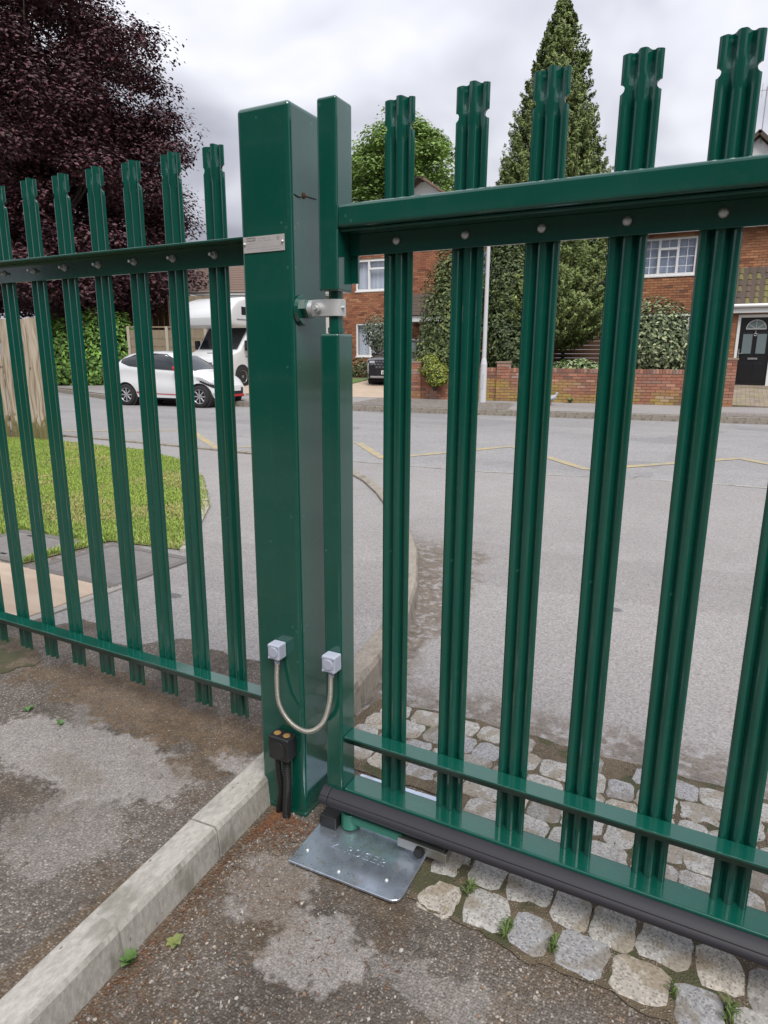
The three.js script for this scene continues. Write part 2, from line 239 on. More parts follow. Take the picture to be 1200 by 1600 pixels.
// ---------- kerb stones ----------
const farKerbMat = MAT.conc.clone(); farKerbMat.color = lin(0.74, 0.69, 0.64);
function kerbRun(group, path, L, w, h, ch, hEnd = h, mat = MAT.conc) {
  const cv = new THREE.CatmullRomCurve3(path.map(p => new THREE.Vector3(p[0], 0, p[1])), false, 'centripetal'); const T = cv.getLength(), n = Math.max(1, Math.round(T / L));
  for (let k = 0; k < n; k++) {
    const a = cv.getPointAt(k / n), b = cv.getPointAt((k + 1) / n), d = b.clone().sub(a), l = d.length(), hh = mix(h, hEnd, k / n);
    const p = [[0, -0.1], [w, -0.1], [w, hh - 0.004], [w - 0.005, hh], [ch * 0.6 + 0.006, hh], [0.006, hh - ch], [0, 0]];
    const g0 = new THREE.ExtrudeGeometry(new THREE.Shape(p.map(q => new THREE.Vector2(...q))), { depth: l - 0.007, bevelEnabled: true, bevelSize: 0.002, bevelThickness: 0.002, bevelOffset: -0.002, bevelSegments: 1 });
    const m = new THREE.Matrix4(), ex = new THREE.Vector3(), f = d.normalize(); // profile u goes away from the road side (to the left of travel), v up, depth along f
    const up = new THREE.Vector3(0, 1, 0); ex.crossVectors(up, f); m.makeBasis(ex, up, f); m.setPosition(a.x, 0, a.z); g0.applyMatrix4(m); g0.translate(f.x * 0.0035, 0, f.z * 0.0035);
    part('kerb_stone', boxUV(g0, 0.6), mat, group);
  }
}
{ const g = structGroup('near_kerb'); kerbRun(g, [[-0.205, 2.1], [-0.295, 1.18], [-0.360, 0.268]], 0.9, 0.093, 0.088, 0.012); kerbRun(g, [[-0.360, 0.268], [-0.384, 0.07], [-0.405, -0.5]], 0.9, 0.093, 0.09, 0.012); }
{ const g = structGroup('drive_kerb'); kerbRun(g, kerbOut, 0.62, 0.105, 0.105, 0.018, 0.09, farKerbMat); }
{ const g = structGroup('far_kerb'); const p = []; for (let x = 26; x >= -40; x -= 1) p.push([x, kerbZ(x) + 0.14]); kerbRun(g, p, 0.915, 0.15, 0.125, 0.02, 0.125, farKerbMat); }

// ---------- yellow zigzag markings ----------
{
  const z = [[-10.8, -5.6], [-7.9, -7.5], [-5.83, -5.9], [-4.4, -7.5], [-3.27, -6.2], [-2.17, -8.28], [-0.74, -6.62], [0.88, -8.6], [2.1, -7.2], [3.7, -9.2], [5.2, -7.7], [7, -9.8]];
  const paint = texMat(texPair(256, 256, (i, j, o) => { const x = i / 256, y = j / 256, n = fbm(x * 9, y * 9, 801, 4) * 0.6 + hsh(i, j, 3) * 0.4; const c = mix3([0.50, 0.37, 0.115], [0.27, 0.255, 0.235], ss(0.36, 0.56, n)); o[0] = c[0]; o[1] = c[1]; o[2] = c[2]; }, false), 0.85);
  const l = []; for (let i = 0; i < z.length - 1; i++) { const a = z[i], b = z[i + 1], d = [b[0] - a[0], b[1] - a[1]], L = Math.hypot(...d), nx = -d[1] / L * 0.062, nz = d[0] / L * 0.062; l.push(sheet([[a[0] + nx, a[1] + nz], [b[0] + nx, b[1] + nz], [b[0] - nx, b[1] - nz], [a[0] - nx, a[1] - nz]].reverse(), -0.002 + i * 0.0003, [0, 0, 0.7, 0.7])); }
  struct('zigzag_marking', merge(l), paint);
  const jl = []; const jp = [[-5.0, -5.74], [-1.9, -5.81], [0.3, -6.31], [3.4, -6.36]]; const R = rng(4);
  for (let i = 0; i < 3; i++) for (let k = 0; k < 22; k++) { const t = k / 22, u = (k + 0.85 + 0.15 * R()) / 22, a = [mix(jp[i][0], jp[i + 1][0], t), mix(jp[i][1], jp[i + 1][1], t)], b = [mix(jp[i][0], jp[i + 1][0], u), mix(jp[i][1], jp[i + 1][1], u)], w = 0.010 + 0.02 * R(); jl.push(sheet([[a[0], a[1] - w], [b[0], b[1] - w * (0.6 + R())], [b[0], b[1] + w], [a[0], a[1] + w * (0.4 + R())]], 0.0045, [0, 0, 1, 1])); }
  struct('tarmac_joint', merge(jl), MAT.conc);
}

// ---------- granite setts ----------
const joints = [];
{
  const g = structGroup('sett_strip'); const R = rng(77);
  const rag = (a, b, n, amp, seed) => { const o = []; for (let k = 0; k < n; k++) { const t = k / n, w = (fbm(t * n * 0.35, seed, seed, 3) - 0.5) * 2 * amp + (hsh(k, 3, seed) - 0.5) * amp * 0.5; o.push([mix(a[0], b[0], t), mix(a[1], b[1], t) + w]); } return o; };
  const bed = sheet([...rag([-0.42, -0.24], [0.10, -0.22], 14, 0.03, 3), ...rag([0.13, 0.155], [0.5, 0.19], 18, 0.022, 5), ...rag([0.5, 0.19], [2.6, 0.33], 60, 0.026, 7), [2.6, -0.70], ...rag([2.6, -0.70], [-0.42, -0.66], 70, 0.03, 9)], 0.004, [0, 0, 0.8, 0.8]);
  part('sett_bed', bed, MAT.soil, g);
  const variant = k => { // unit sett about 1 x 1, height to 1
    const n = 16, P = []; for (let i = 0; i < n; i++) { const a = i / n * 2 * Math.PI + 0.26, c = Math.cos(a), s = Math.sin(a), q = 1 / Math.pow(Math.pow(Math.abs(c), 8) + Math.pow(Math.abs(s), 8), 0.125); const w = 0.5 * q * (0.89 + 0.15 * R()); P.push([c * w, s * w]); }
    const pos = [], idx = []; for (const [sc, y] of [[1.0, 0], [0.99, 0.62], [0.95, 0.92], [0.72, 1.0]]) P.forEach(p => pos.push(p[0] * sc, y + (y > 0.6 ? 0.20 * (R() - 0.5) : 0), p[1] * sc)); pos.push(0, 1.04, 0);
    for (let r = 0; r < 3; r++) for (let i = 0; i < n; i++) { const a = r * n + i, b = r * n + (i + 1) % n; idx.push(a, a + n, b, b, a + n, b + n); } for (let i = 0; i < n; i++) idx.push(3 * n + i, 4 * n, 3 * n + (i + 1) % n);
    const ge = new THREE.BufferGeometry(); ge.setAttribute('position', new THREE.Float32BufferAttribute(pos, 3)); ge.setIndex(idx); ge.computeVertexNormals(); planUV(ge, k * 0.37, k * 0.21, 2.2, 2.2); return ge;
  };
  const V = []; for (let k = 0; k < 16; k++) V.push(variant(k));
  const mats = [[0.92, 0.92, 0.92], [0.74, 0.76, 0.82], [0.95, 0.90, 0.83], [0.66, 0.65, 0.64], [0.9, 0.9, 0.88]].map(c => { const m = MAT.gran.clone(); m.color = lin(Math.min(1, c[0]), Math.min(1, c[1]), Math.min(1, c[2])); return m; });
  let cnt = 0; const rows = [[0.112, 0.098, 1], [-0.004, 0.104, 0], [-0.112, 0.095, 0], [-0.215, 0.09, 0], [-0.313, 0.088, 0], [-0.412, 0.092, 0], [-0.512, 0.09, 0], [-0.605, 0.085, 0]];
  rows.forEach(([z, dz, front], r) => {
    let x = front ? 0.148 : (r < 4 ? (r === 1 ? 0.135 : r === 2 ? 0.13 : 0.135) : -0.37 + 0.04 * R());
    while (x < 2.5 && cnt < 300) {
      const w = front ? 0.082 + 0.032 * R() : 0.075 + 0.045 * R(), zz = z + (R() - 0.5) * 0.014 + 0.05 * Math.max(0, x - 0.2) * (r < 2 ? 1 : 0.35) ;
      if (!(r > 5 && R() < 0.06)) { const m = part('sett', V[(R() * 16) | 0], mats[(R() * R() * 5) | 0], g); m.scale.set(w * 1.08, 0.0115 + 0.004 * R(), dz * (1.09 + 0.1 * R())); m.position.set(x + w / 2, -0.004 - 0.004 * R(), zz); m.rotation.set((R() - 0.5) * 0.04, (R() - 0.5) * 0.16 + (R() < 0.5 ? Math.PI : 0), (R() - 0.5) * 0.04); cnt++; }
      const gap = (front ? 0.014 : 0.006) + 0.010 * R(); if (r < 2) joints.push([x + w + gap / 2, zz + (R() - 0.5) * 0.09]); x += w + gap * 0.7;
    }
  });
}
// ---------- painted steel ----------
const paintTex = texPair(1024, 1024, (i, j, o) => {
  const x = i / 1024, y = j / 1024; const a = fbm(x * 5, y * 5, 901, 4), sp = worley(x * 70, y * 70, 903); let c = mix3([0.0024, 0.064, 0.045], [0.0032, 0.077, 0.054], a);
  const scr = (sp[2] > 0.98 && fbm(x * 8, y * 8, 906, 2) > 0.62) ? ss(0.16, 0.08, Math.abs(sp[0] - 0.1)) : 0; c = mix3(c, [0.10, 0.24, 0.19], scr * 0.3);
  const streak = ss(0.58, 0.82, fbm(x * 70, y * 1.6, 911, 3)) * fbm(x * 9, y * 9, 912, 2); c = mix3(c, [0.035, 0.085, 0.07], 0.22 * streak); const dust = ss(0.62, 0.8, fbm(x * 60, y * 60, 908, 3)); c = mix3(c, [0.02, 0.085, 0.065], 0.22 * dust);
  o[0] = c[0]; o[1] = c[1]; o[2] = c[2]; o[3] = fbm(x * 45, y * 45, 909, 3);
});
const paint = new THREE.MeshPhysicalMaterial({ map: paintTex.map, roughness: 0.14, ior: 1.6, clearcoat: 0.6, clearcoatRoughness: 0.06, bumpMap: paintTex.bump, bumpScale: 0.00008 });
const galv = M(0.55, 0.57, 0.58, 0.32, { metalness: 0.9 });
const zinc = M(0.66, 0.67, 0.67, 0.42, { metalness: 0.55 });
const plastic = M(0.40, 0.43, 0.52, 0.5), blackP = M(0.012, 0.012, 0.013, 0.5), rubber = M(0.022, 0.021, 0.027, 0.62);
const P = g => boxUV(g, 1);
// W-section pale: closed shell, ridge at z = 0 facing the rail, length y0..y1
function paleGeo(y0, y1) {
  const half = [[0, 0], [4, -0.3], [7.5, -3.2], [10.8, -11], [14.3, -14.5], [18, -12], [22, -4.2], [25.5, -1.5], [29.5, -1], [33, -2], [35.5, -5]];
  const prof = [...half.slice(1).reverse().map(([x, z]) => [-x, z]), ...half].map(([x, z]) => [x / 1000, z / 1000]);
  const yn = y1 - 0.062, rN = 0.0085; const ys = [y0, y0 + 0.3, y0 + 0.8, y1 - 0.2, yn - 0.03, yn - 0.0125]; for (let k = -3; k <= 3; k++) ys.push(yn + rN * Math.sin(k / 3 * Math.PI / 2)); ys.push(yn + 0.0125, yn + 0.026, y1 - 0.014, y1);
  const th = 0.0028, R = ys.length, C = prof.length, F = [], B = [];
  ys.forEach((y, r) => prof.forEach(([x, z]) => {
    const ax = Math.abs(x); let yy = y, xx = x, zz = z;
    if (r === R - 1) yy = y1 - 0.006 * ss(0.004, 0.034, ax);
    if (Math.abs(y - yn) <= rN && ax > 0.0265) xx = Math.sign(x) * Math.min(ax, 0.036 - Math.sqrt(Math.max(0, rN * rN - (y - yn) * (y - yn))));
    const e = ss(0.020, 0.010, Math.abs(y - yn)) * ss(0.024, 0.018, ax); zz = z * (1 - 0.5 * e);
    F.push([xx, yy, zz]); B.push([xx, yy, zz - th]);
  }));
  const pos = [...F, ...B].flat(), idx = [], n = R * C;
  for (let r = 0; r < R - 1; r++) for (let c = 0; c < C - 1; c++) { const a = r * C + c; idx.push(a, a + 1, a + C, a + 1, a + C + 1, a + C); idx.push(n + a, n + a + C, n + a + 1, n + a + 1, n + a + C, n + a + C + 1); }
  const rim = (a, b) => idx.push(a, n + a, b, b, n + a, n + b);
  for (let c = 0; c < C - 1; c++) { rim(c + 1, c); rim((R - 1) * C + c, (R - 1) * C + c + 1); } for (let r = 0; r < R - 1; r++) { rim(r * C, (r + 1) * C); rim((r + 1) * C + C - 1, r * C + C - 1); }
  const g = new THREE.BufferGeometry(); g.setAttribute('position', new THREE.Float32BufferAttribute(pos, 3)); g.setIndex(idx); const cg = toCreasedNormals(g, 0.75); const p = cg.attributes.position, uv = new Float32Array(p.count * 2); for (let i = 0; i < p.count; i++) { uv[2 * i] = p.getX(i); uv[2 * i + 1] = p.getY(i); } cg.setAttribute('uv', new THREE.BufferAttribute(uv, 2)); return cg;
}
// dome head bolt, axis +z, seat at z = 0
const boltGeo = (() => { const l = new THREE.LatheGeometry([[0, 0.0085], [0.003, 0.0083], [0.0062, 0.0066], [0.0085, 0.003], [0.009, 0], [0.0, 0]].map(p => new THREE.Vector2(...p)), 14); l.rotateX(Math.PI / 2); return l; })();
const studGeo = (() => merge([cyl(0.0085, 0.0085, 0.006, 0, 0, 0.004, 6, 'z'), cyl(0.0045, 0.0042, 0.016, 0, 0, 0.013, 10, 'z'), cyl(0.010, 0.010, 0.002, 0, 0, 0.001, 16, 'z')]))();
const angle = (x0, x1, yTop, zBack, h = 0.05, d = 0.05) => P(merge([span(x0, x1, yTop - h, yTop - 0.006, zBack, zBack + 0.006, 0.001), span(x0, x1, yTop - 0.006, yTop, zBack, zBack + d, 0.0015)]));

// ---------- gate post ----------
{
  const t = thing('gate_post', 'thick square green steel gate post carrying a small grey nameplate', 'gate post', [-0.324, 0, -0.036]);
  part('post', P(bx(0.148, 1.842, 0.150, 0, 0.909, 0, 0.0115, 5)), paint, t);
  part('foot_collar', P(bx(0.150, 0.012, 0.152, 0, 0.008, 0, 0.003)), paint, t);
  const plateTex = texPair(256, 72, (i, j, o) => { const x = i / 256, y = 1 - j / 72; let v = 0.46 + 0.05 * fbm(x * 6, y * 6, 33, 3); const ln = (y0, x0, x1, d, s) => { if (Math.abs(y - y0) < 0.022 && x > x0 && x < x1 && vn(x * 60, y0 * 40, s) > 0.35) v *= d; }; if (x > 0.08 && x < 0.30 && y > 0.06 && y < 0.30) v *= (y < 0.24 && y > 0.12 && x < 0.285) ? 0.8 : 0.38; ln(0.16, 0.36, 0.66, 0.62, 1); ln(0.30, 0.36, 0.68, 0.6, 2); ln(0.46, 0.10, 0.6, 0.75, 3); ln(0.60, 0.08, 0.72, 0.78, 4); ln(0.74, 0.08, 0.9, 0.72, 5); ln(0.88, 0.45, 0.9, 0.6, 6); if (x > 0.82 && x < 0.88 && y > 0.1 && y < 0.36) v *= 0.7; o[0] = v * 1.02; o[1] = v * 0.97; o[2] = v * 0.95; }, false);
  const np = part('nameplate', (() => { const g = span(-0.059, 0.061, 1.515, 1.551, 0.0752, 0.0768, 0.0004); const p = g.attributes.position, uv = g.attributes.uv; for (let i = 0; i < p.count; i++) uv.setXY(i, (p.getX(i) + 0.059) / 0.12, (p.getY(i) - 1.515) / 0.036); return g; })(), texMat(plateTex, 0.5, 0, { metalness: 0.25 }), t, 'small grey riveted nameplate with fine print'); np.rotation.z = 0.004;
  for (const [x, y] of [[-0.055, 1.535], [0.056, 1.5345]]) { const r = part('rivet', boltGeo, zinc, np); r.scale.setScalar(0.42); r.position.set(x, y, 0.0768); }
  part('weld_seam', tube([[0.0745, 1.636, 0.06], [0.0752, 1.634, 0.04], [0.0752, 1.640, 0.02], [0.0745, 1.643, -0.03]], 0.0016, 20, 6), M(0.004, 0.012, 0.01, 0.6), t);
  part('rust_spot', (() => { const g = new THREE.SphereGeometry(0.006, 10, 8); g.scale(0.5, 1.2, 1); g.translate(0.0752, 1.641, 0.022); return g; })(), M(0.10, 0.028, 0.01, 0.9), t);
  // grey junction box
  const jb = part('junction_box', P(bx(0.038, 0.043, 0.034, 0.006, 0.507, 0.092, 0.004, 3)), plastic, t, 'small grey plastic junction box');
  part('box_lid', merge([cyl(0.014, 0.0135, 0.003, 0.006, 0.507, 0.1097, 24, 'z'), ...[[-1, -1], [1, -1], [-1, 1], [1, 1]].map(([a, b]) => cyl(0.003, 0.003, 0.002, 0.006 + a * 0.0145, 0.507 + b * 0.017, 0.1095, 10, 'z'))]), plastic, jb);
  part('gland', merge([cyl(0.0075, 0.0085, 0.014, 0.006, 0.480, 0.093, 8), cyl(0.0065, 0.0075, 0.008, 0.006, 0.470, 0.093, 14)]), plastic, jb);
  // black outlet box with two cut-outs and hoses
  const bb = part('cable_box', P(bx(0.066, 0.070, 0.046, 0.020, 0.228, 0.099, 0.006, 3)), blackP, t, 'black plastic cable box with two open round cut-outs');
  part('box_cover', cyl(0.026, 0.0255, 0.003, 0.018, 0.226, 0.1228, 28, 'z'), M(0.016, 0.016, 0.017, 0.42), bb);
  for (const x of [0.004, 0.035]) { part('cutout', merge([new THREE.TorusGeometry(0.0085, 0.0018, 8, 20).rotateX(Math.PI / 2).translate(x, 0.2632, 0.100), cyl(0.0082, 0.0082, 0.001, x, 0.2634, 0.100, 18)]), M(0.28, 0.16, 0.05, 0.8), bb); }
  part('cable', tube([[0.002, 0.195, 0.098], [0.001, 0.15, 0.098], [0.005, 0.08, 0.092], [-0.006, 0.02, 0.09], [-0.01, -0.03, 0.088]], 0.0088, 30, 10), blackP, bb);
  const ribs = []; for (let k = 0; k < 40; k++) { const y = 0.196 - k * 0.0052, x = 0.028 + 0.003 * Math.sin(k * 0.13); ribs.push(new THREE.TorusGeometry(0.0098, 0.0021, 6, 14).rotateX(Math.PI / 2).translate(x, y, 0.098)); } ribs.push(tube([[0.028, 0.2, 0.098], [0.0312, 0.13, 0.098], [0.030, 0.06, 0.098], [0.0255, -0.01, 0.098]], 0.0098, 20, 12));
  part('corrugated_hose', merge(ribs), blackP, bb);
}
// ---------- hinge eye bolt between post and gate ----------
{
  const t = thing('hinge', 'galvanised adjustable eye bolt hinge between green post and gate', 'hinge', [-0.25, 1.385, 0.006]);
  part('washer_plate', (() => { const g = new THREE.CylinderGeometry(0.033, 0.036, 0.010, 24); g.rotateZ(-Math.PI / 2); g.translate(0.008, -0.003, 0.0); return P(g); })(), paint, t);
  part('lock_nut', P(cyl(0.024, 0.024, 0.015, 0.020, 0, 0, 6, 'x')), paint, t);
  part('nut', cyl(0.022, 0.022, 0.012, 0.034, 0, 0.0, 6, 'x'), zinc, t);
  part('threaded_rod', (() => { const l = []; for (let k = 0; k < 9; k++) l.push(new THREE.TorusGeometry(0.0125, 0.0012, 6, 18).rotateY(Math.PI / 2).translate(0.040 + k * 0.0028, 0, 0)); l.push(cyl(0.0125, 0.0125, 0.07, 0.035, 0, 0, 18, 'x')); return merge(l); })(), zinc, t);
  part('strap', (() => { // U strap round the gate pin
    const s = new THREE.Shape(); s.moveTo(0.045, 0.0175); s.lineTo(0.098, 0.0215); s.absarc(0.098, 0, 0.0225, Math.PI / 2, -Math.PI / 2, true); s.lineTo(0.045, -0.0175); s.lineTo(0.045, -0.0135); s.lineTo(0.098, -0.0175); s.absarc(0.098, 0, 0.0178, -Math.PI / 2, Math.PI / 2, false); s.lineTo(0.045, 0.0135); s.closePath();
    const g = new THREE.ExtrudeGeometry(s, { depth: 0.036, bevelEnabled: true, bevelSize: 0.0008, bevelThickness: 0.0008, bevelSegments: 1, curveSegments: 20 }); g.rotateX(-Math.PI / 2); g.translate(0, -0.018, 0); return P(g); })(), zinc, t);
  part('clamp_bolt', merge([cyl(0.0135, 0.013, 0.003, 0.062, 0, 0.0205, 20, 'z'), cyl(0.0105, 0.0105, 0.008, 0.062, 0, 0.026, 6, 'z'), cyl(0.0055, 0.005, 0.008, 0.062, 0, 0.033, 12, 'z'), cyl(0.005, 0.005, 0.05, 0.062, 0, 0.0, 10, 'z')]), zinc, t);
  part('grease_nipple', merge([cyl(0.004, 0.003, 0.010, 0.1215, 0, 0.008, 8, 'x')]), zinc, t);
}
// ---------- conduit loop ----------
{
  const pts = [[-0.318, 0.470, 0.057], [-0.316, 0.42, 0.064], [-0.303, 0.355, 0.072], [-0.262, 0.312, 0.074], [-0.214, 0.302, 0.072], [-0.170, 0.335, 0.070], [-0.148, 0.40, 0.066], [-0.1455, 0.475, 0.060]];
  const cv = new THREE.CatmullRomCurve3(pts.map(p => new THREE.Vector3(...p))); const l = [new THREE.TubeGeometry(cv, 80, 0.0056, 10)];
  const N = 120; for (let k = 1; k < N; k++) { const p = cv.getPointAt(k / N), tg = cv.getTangentAt(k / N); const g = new THREE.TorusGeometry(0.0058, 0.00115, 5, 12); g.applyQuaternion(new THREE.Quaternion().setFromUnitVectors(new THREE.Vector3(0, 0, 1), tg)); g.translate(p.x, p.y, p.z); l.push(g); }
  solo('flexible_conduit', merge(l), M(0.42, 0.40, 0.36, 0.42, { metalness: 0.7 }), 'ribbed metal conduit looping between two grey junction boxes', 'conduit');
}
// ---------- palisade fence ----------
{
  const t = thing('palisade_fence', 'green palisade fence panel with free pale ends below its bottom rail', 'fence', [-0.590, 0, -0.09]); const s = 0.1517;
  part('rail', angle(-1.9, 0.19, 1.571, 0, 0.062, 0.05), paint, t); part('rail', angle(-1.9, 0.19, 0.29, 0, 0.05, 0.05), paint, t);
  const pg = paleGeo(0.158, 1.815); const R = rng(8);
  for (let k = 0; k > -12; k--) { const p = part('pale', pg, paint, t); p.position.set(k * s + (R() - 0.5) * 0.003, (R() - 0.5) * 0.006, -0.0006); p.rotation.z = (R() - 0.5) * 0.004; for (const y of [1.5405, 0.262]) { const b = part('bolt', y > 1 ? studGeo : boltGeo, zinc, t); b.position.set(k * s, y, 0.006); if (y < 1) b.scale.setScalar(0.7); } }
}
// ---------- gate ----------
{
  const t = thing('palisade_gate', 'green palisade swing gate with black rubber edge along its bottom', 'gate', [-0.152, 0, 0.005]); // x, z local to hinge stile axis
  const X0 = 0.152, Z0 = -0.005;  // world = local - offsets
  const L = g => { g.translate(X0, 0, Z0); return g; };
  const S = 0.1614, x00 = -0.006, xe = 1.60;
  part('hinge_stile', P(L(span(-0.177, -0.127, 1.420, 1.818, -0.030, 0.040, 0.006))), paint, t);
  part('hinge_stile', P(L(span(-0.177, -0.127, 0.10, 1.327, -0.030, 0.040, 0.006))), paint, t);
  part('hinge_pin', P(L(merge([cyl(0.0168, 0.0168, 0.13, -0.152, 1.375, 0.006, 22), cyl(0.0195, 0.0195, 0.012, -0.152, 1.335, 0.006, 22)]))), paint, t);
  part('closing_stile', P(L(span(xe, xe + 0.05, 0.10, 1.818, -0.030, 0.040, 0.006))), paint, t);
  part('top_rail', P(L(span(-0.130, xe + 0.002, 1.5525, 1.602, -0.012, 0.038, 0.0075))), paint, t);
  part('weld_bead', L(tube([[-0.1285, 1.5525, 0.0375], [-0.127, 1.575, 0.0385], [-0.1275, 1.603, 0.0375]], 0.0022, 12, 6)), paint, t);
  part('pale_rail', L(angle(-0.1265, xe, 1.5515, -0.020, 0.052, 0.048)), paint, t);
  part('pale_rail', L(angle(-0.1265, xe, 0.290, -0.020, 0.050, 0.050)), paint, t);
  part('end_cleat', P(L(span(-0.127, -0.108, 1.44, 1.5455, -0.0285, -0.0205, 0.001))), paint, t);
  part('bottom_rail', P(L(span(-0.1285, xe + 0.002, 0.070, 0.134, -0.040, 0.032, 0.005))), paint, t);
  const pg = paleGeo(0.1345, 1.815), R = rng(3);
  for (let k = 0; k < 10; k++) { const x = x00 + k * S + 0.0; const p = part('pale', pg, paint, t); p.position.set(x + X0, 0, -0.0206 + Z0); p.rotation.z = (R() - 0.5) * 0.003; for (const y of [1.525, 0.263]) { const b = part('bolt', boltGeo, y > 1 ? zinc : galv, t); b.position.set(x + X0, y, -0.014 + Z0); if (y < 1) b.scale.setScalar(0.75); } }
  // rubber safety edge: D profile, runs along the foot of the gate
  const s = new THREE.Shape(); s.moveTo(0.033, 0.088); s.lineTo(0.033, 0.128); s.lineTo(0.040, 0.1305); s.quadraticCurveTo(0.054, 0.128, 0.064, 0.1185); s.lineTo(0.0645, 0.1155); s.quadraticCurveTo(0.073, 0.108, 0.0705, 0.099); s.quadraticCurveTo(0.067, 0.090, 0.058, 0.0885); s.closePath();
  const eg = new THREE.ExtrudeGeometry(s, { depth: 1.80, bevelEnabled: false, curveSegments: 8 }); eg.rotateY(-Math.PI / 2); eg.scale(-1, 1, 1); { const ix = eg.attributes.position; eg.translate(-0.158, 0, 0); } eg.computeVertexNormals(); 
  const edge = part('safety_edge', boxUV(L(toCreasedNormals(eg, 0.6)), 1), rubber, t, 'black rubber safety edge along the gate foot'); edge.material.side = THREE.DoubleSide;
  const cg = new THREE.ExtrudeGeometry(s, { depth: 0.020, bevelEnabled: true, bevelSize: 0.0015, bevelThickness: 0.002, curveSegments: 8 }); cg.rotateY(-Math.PI / 2); cg.scale(-1, 1, 1); cg.translate(-0.182, 0, 0); part('end_cap', boxUV(L(cg), 1), rubber, edge);
  edge.material.side = THREE.DoubleSide;
  // drive arm under the gate
  part('drive_arm', P(L(merge([span(-0.118, 0.056, 0.040, 0.066, -0.02, 0.044, 0.006), cyl(0.026, 0.026, 0.046, -0.112, 0.043, 0.022, 24)]))), M(0.025, 0.17, 0.11, 0.45), t, 'light green steel drive arm under the gate');
  part('arm_bracket', P(L(merge([span(0.045, 0.182, 0.034, 0.060, 0.0, 0.050, 0.002), span(0.06, 0.172, 0.060, 0.064, 0.002, 0.054, 0.001)]))), M(0.42, 0.41, 0.38, 0.4, { metalness: 0.85 }), t, 'bare metal bracket of the drive arm');
  part('bracket_cap', L(cyl(0.014, 0.013, 0.014, 0.110, 0.044, 0.056, 20, 'z')), blackP, t);
  // grey junction box on the stile
  const jb = part('junction_box', P(L(bx(0.040, 0.045, 0.034, -0.145, 0.512, 0.057, 0.004, 3))), plastic, t, 'small grey plastic junction box');
  part('box_lid', L(merge([cyl(0.014, 0.0135, 0.003, -0.145, 0.512, 0.0747, 24, 'z'), ...[[-1, -1], [1, -1], [-1, 1], [1, 1]].map(([a, b]) => cyl(0.003, 0.003, 0.002, -0.145 + a * 0.0155, 0.512 + b * 0.018, 0.0745, 10, 'z'))])), plastic, jb);
  part('gland', L(merge([cyl(0.0075, 0.0085, 0.014, -0.1455, 0.484, 0.058, 8), cyl(0.0065, 0.0075, 0.008, -0.1455, 0.474, 0.0585, 14)])), plastic, jb);
}
// ---------- galvanised foundation box lid ----------
{
  const t = thing('foundation_lid', 'embossed galvanised cover plate set in the ground under the gate hinge', 'cover plate', [-0.04, 0.008, 0]);
  const s = new THREE.Shape(), w = 0.155, h = 0.2; s.moveTo(-w, -h); s.lineTo(w - 0.03, -h); s.quadraticCurveTo(w, -h, w, -h + 0.03); s.lineTo(w, h); s.lineTo(-w, h); s.closePath();
  const g = new THREE.ExtrudeGeometry(s, { depth: 0.005, bevelEnabled: true, bevelSize: 0.001, bevelThickness: 0.001, bevelSegments: 1 }); g.rotateX(-Math.PI / 2);
  const lt = texPair(1024, 1024, (i, j, o) => { const x = i / 1024, y = j / 1024; const sp = worley(x * 22, y * 22, 71), a = fbm(x * 5, y * 5, 72, 4); let v = 0.56 + 0.12 * sp[2] + 0.06 * a; const d = worley(x * 60, y * 60, 75); const dirt = (d[2] > 0.93 ? ss(0.35, 0.1, d[0]) : 0) + 0.35 * ss(0.58, 0.75, fbm(x * 14, y * 14, 79, 4)); const c = mix3([v * 0.86, v * 0.97, v * 1.12], [0.42, 0.36, 0.26], Math.min(1, dirt)); o[0] = c[0]; o[1] = c[1]; o[2] = c[2]; o[3] = a; });
  const rg = texPair(512, 512, (i, j, o) => { const x = i / 512, y = j / 512; const v = 0.14 + 0.26 * fbm(x * 8, y * 8, 82, 4); o[0] = o[1] = o[2] = 0; o[3] = v; });
  const m = new THREE.MeshStandardMaterial({ map: lt.map, roughness: 1, roughnessMap: rg.bump, metalness: 0.85 });
  part('plate', boxUV(g, 0.5), m, t); t.rotation.y = 0.03;
  const font = await new FontLoader().loadAsync('fonts/droid/droid_sans_bold.typeface.json');
  const tg = new TextGeometry('ROGER', { font, size: 0.026, depth: 0.0008, curveSegments: 4, bevelEnabled: true, bevelSize: 0.0003, bevelThickness: 0.0004, bevelSegments: 1 }); tg.rotateX(-Math.PI / 2); tg.translate(-0.045, 0.0057, 0.112);
  const tri = new THREE.Shape(); tri.moveTo(-0.085, -0.112); tri.lineTo(-0.055, -0.112); tri.lineTo(-0.066, -0.086); tri.closePath(); const hole = new THREE.Path(); hole.moveTo(-0.080, -0.1145 + 0.005); hole.lineTo(-0.061, -0.1095); hole.lineTo(-0.0665, -0.094); hole.closePath(); tri.holes.push(hole); const tgg = new THREE.ExtrudeGeometry(tri, { depth: 0.0007, bevelEnabled: false }); tgg.rotateX(-Math.PI / 2); tgg.translate(0, 0.0057, 0);
  part('lettering', merge([tg, tgg].map(q => boxUV(q, 0.5))), m, t);
  const jn = part('pivot_cap', P(bx(0.052, 0.034, 0.052, -0.125, 0.024, 0.030, 0.004)), blackP, t); for (const [x, z] of [[-0.02, 0.178], [0.1, 0.15], [0.13, -0.15], [-0.13, 0.15]]) { const b = part('screw', boltGeo, zinc, t); b.rotation.x = -Math.PI / 2; b.scale.setScalar(0.55); b.position.set(x, 0.0057, z); }
}
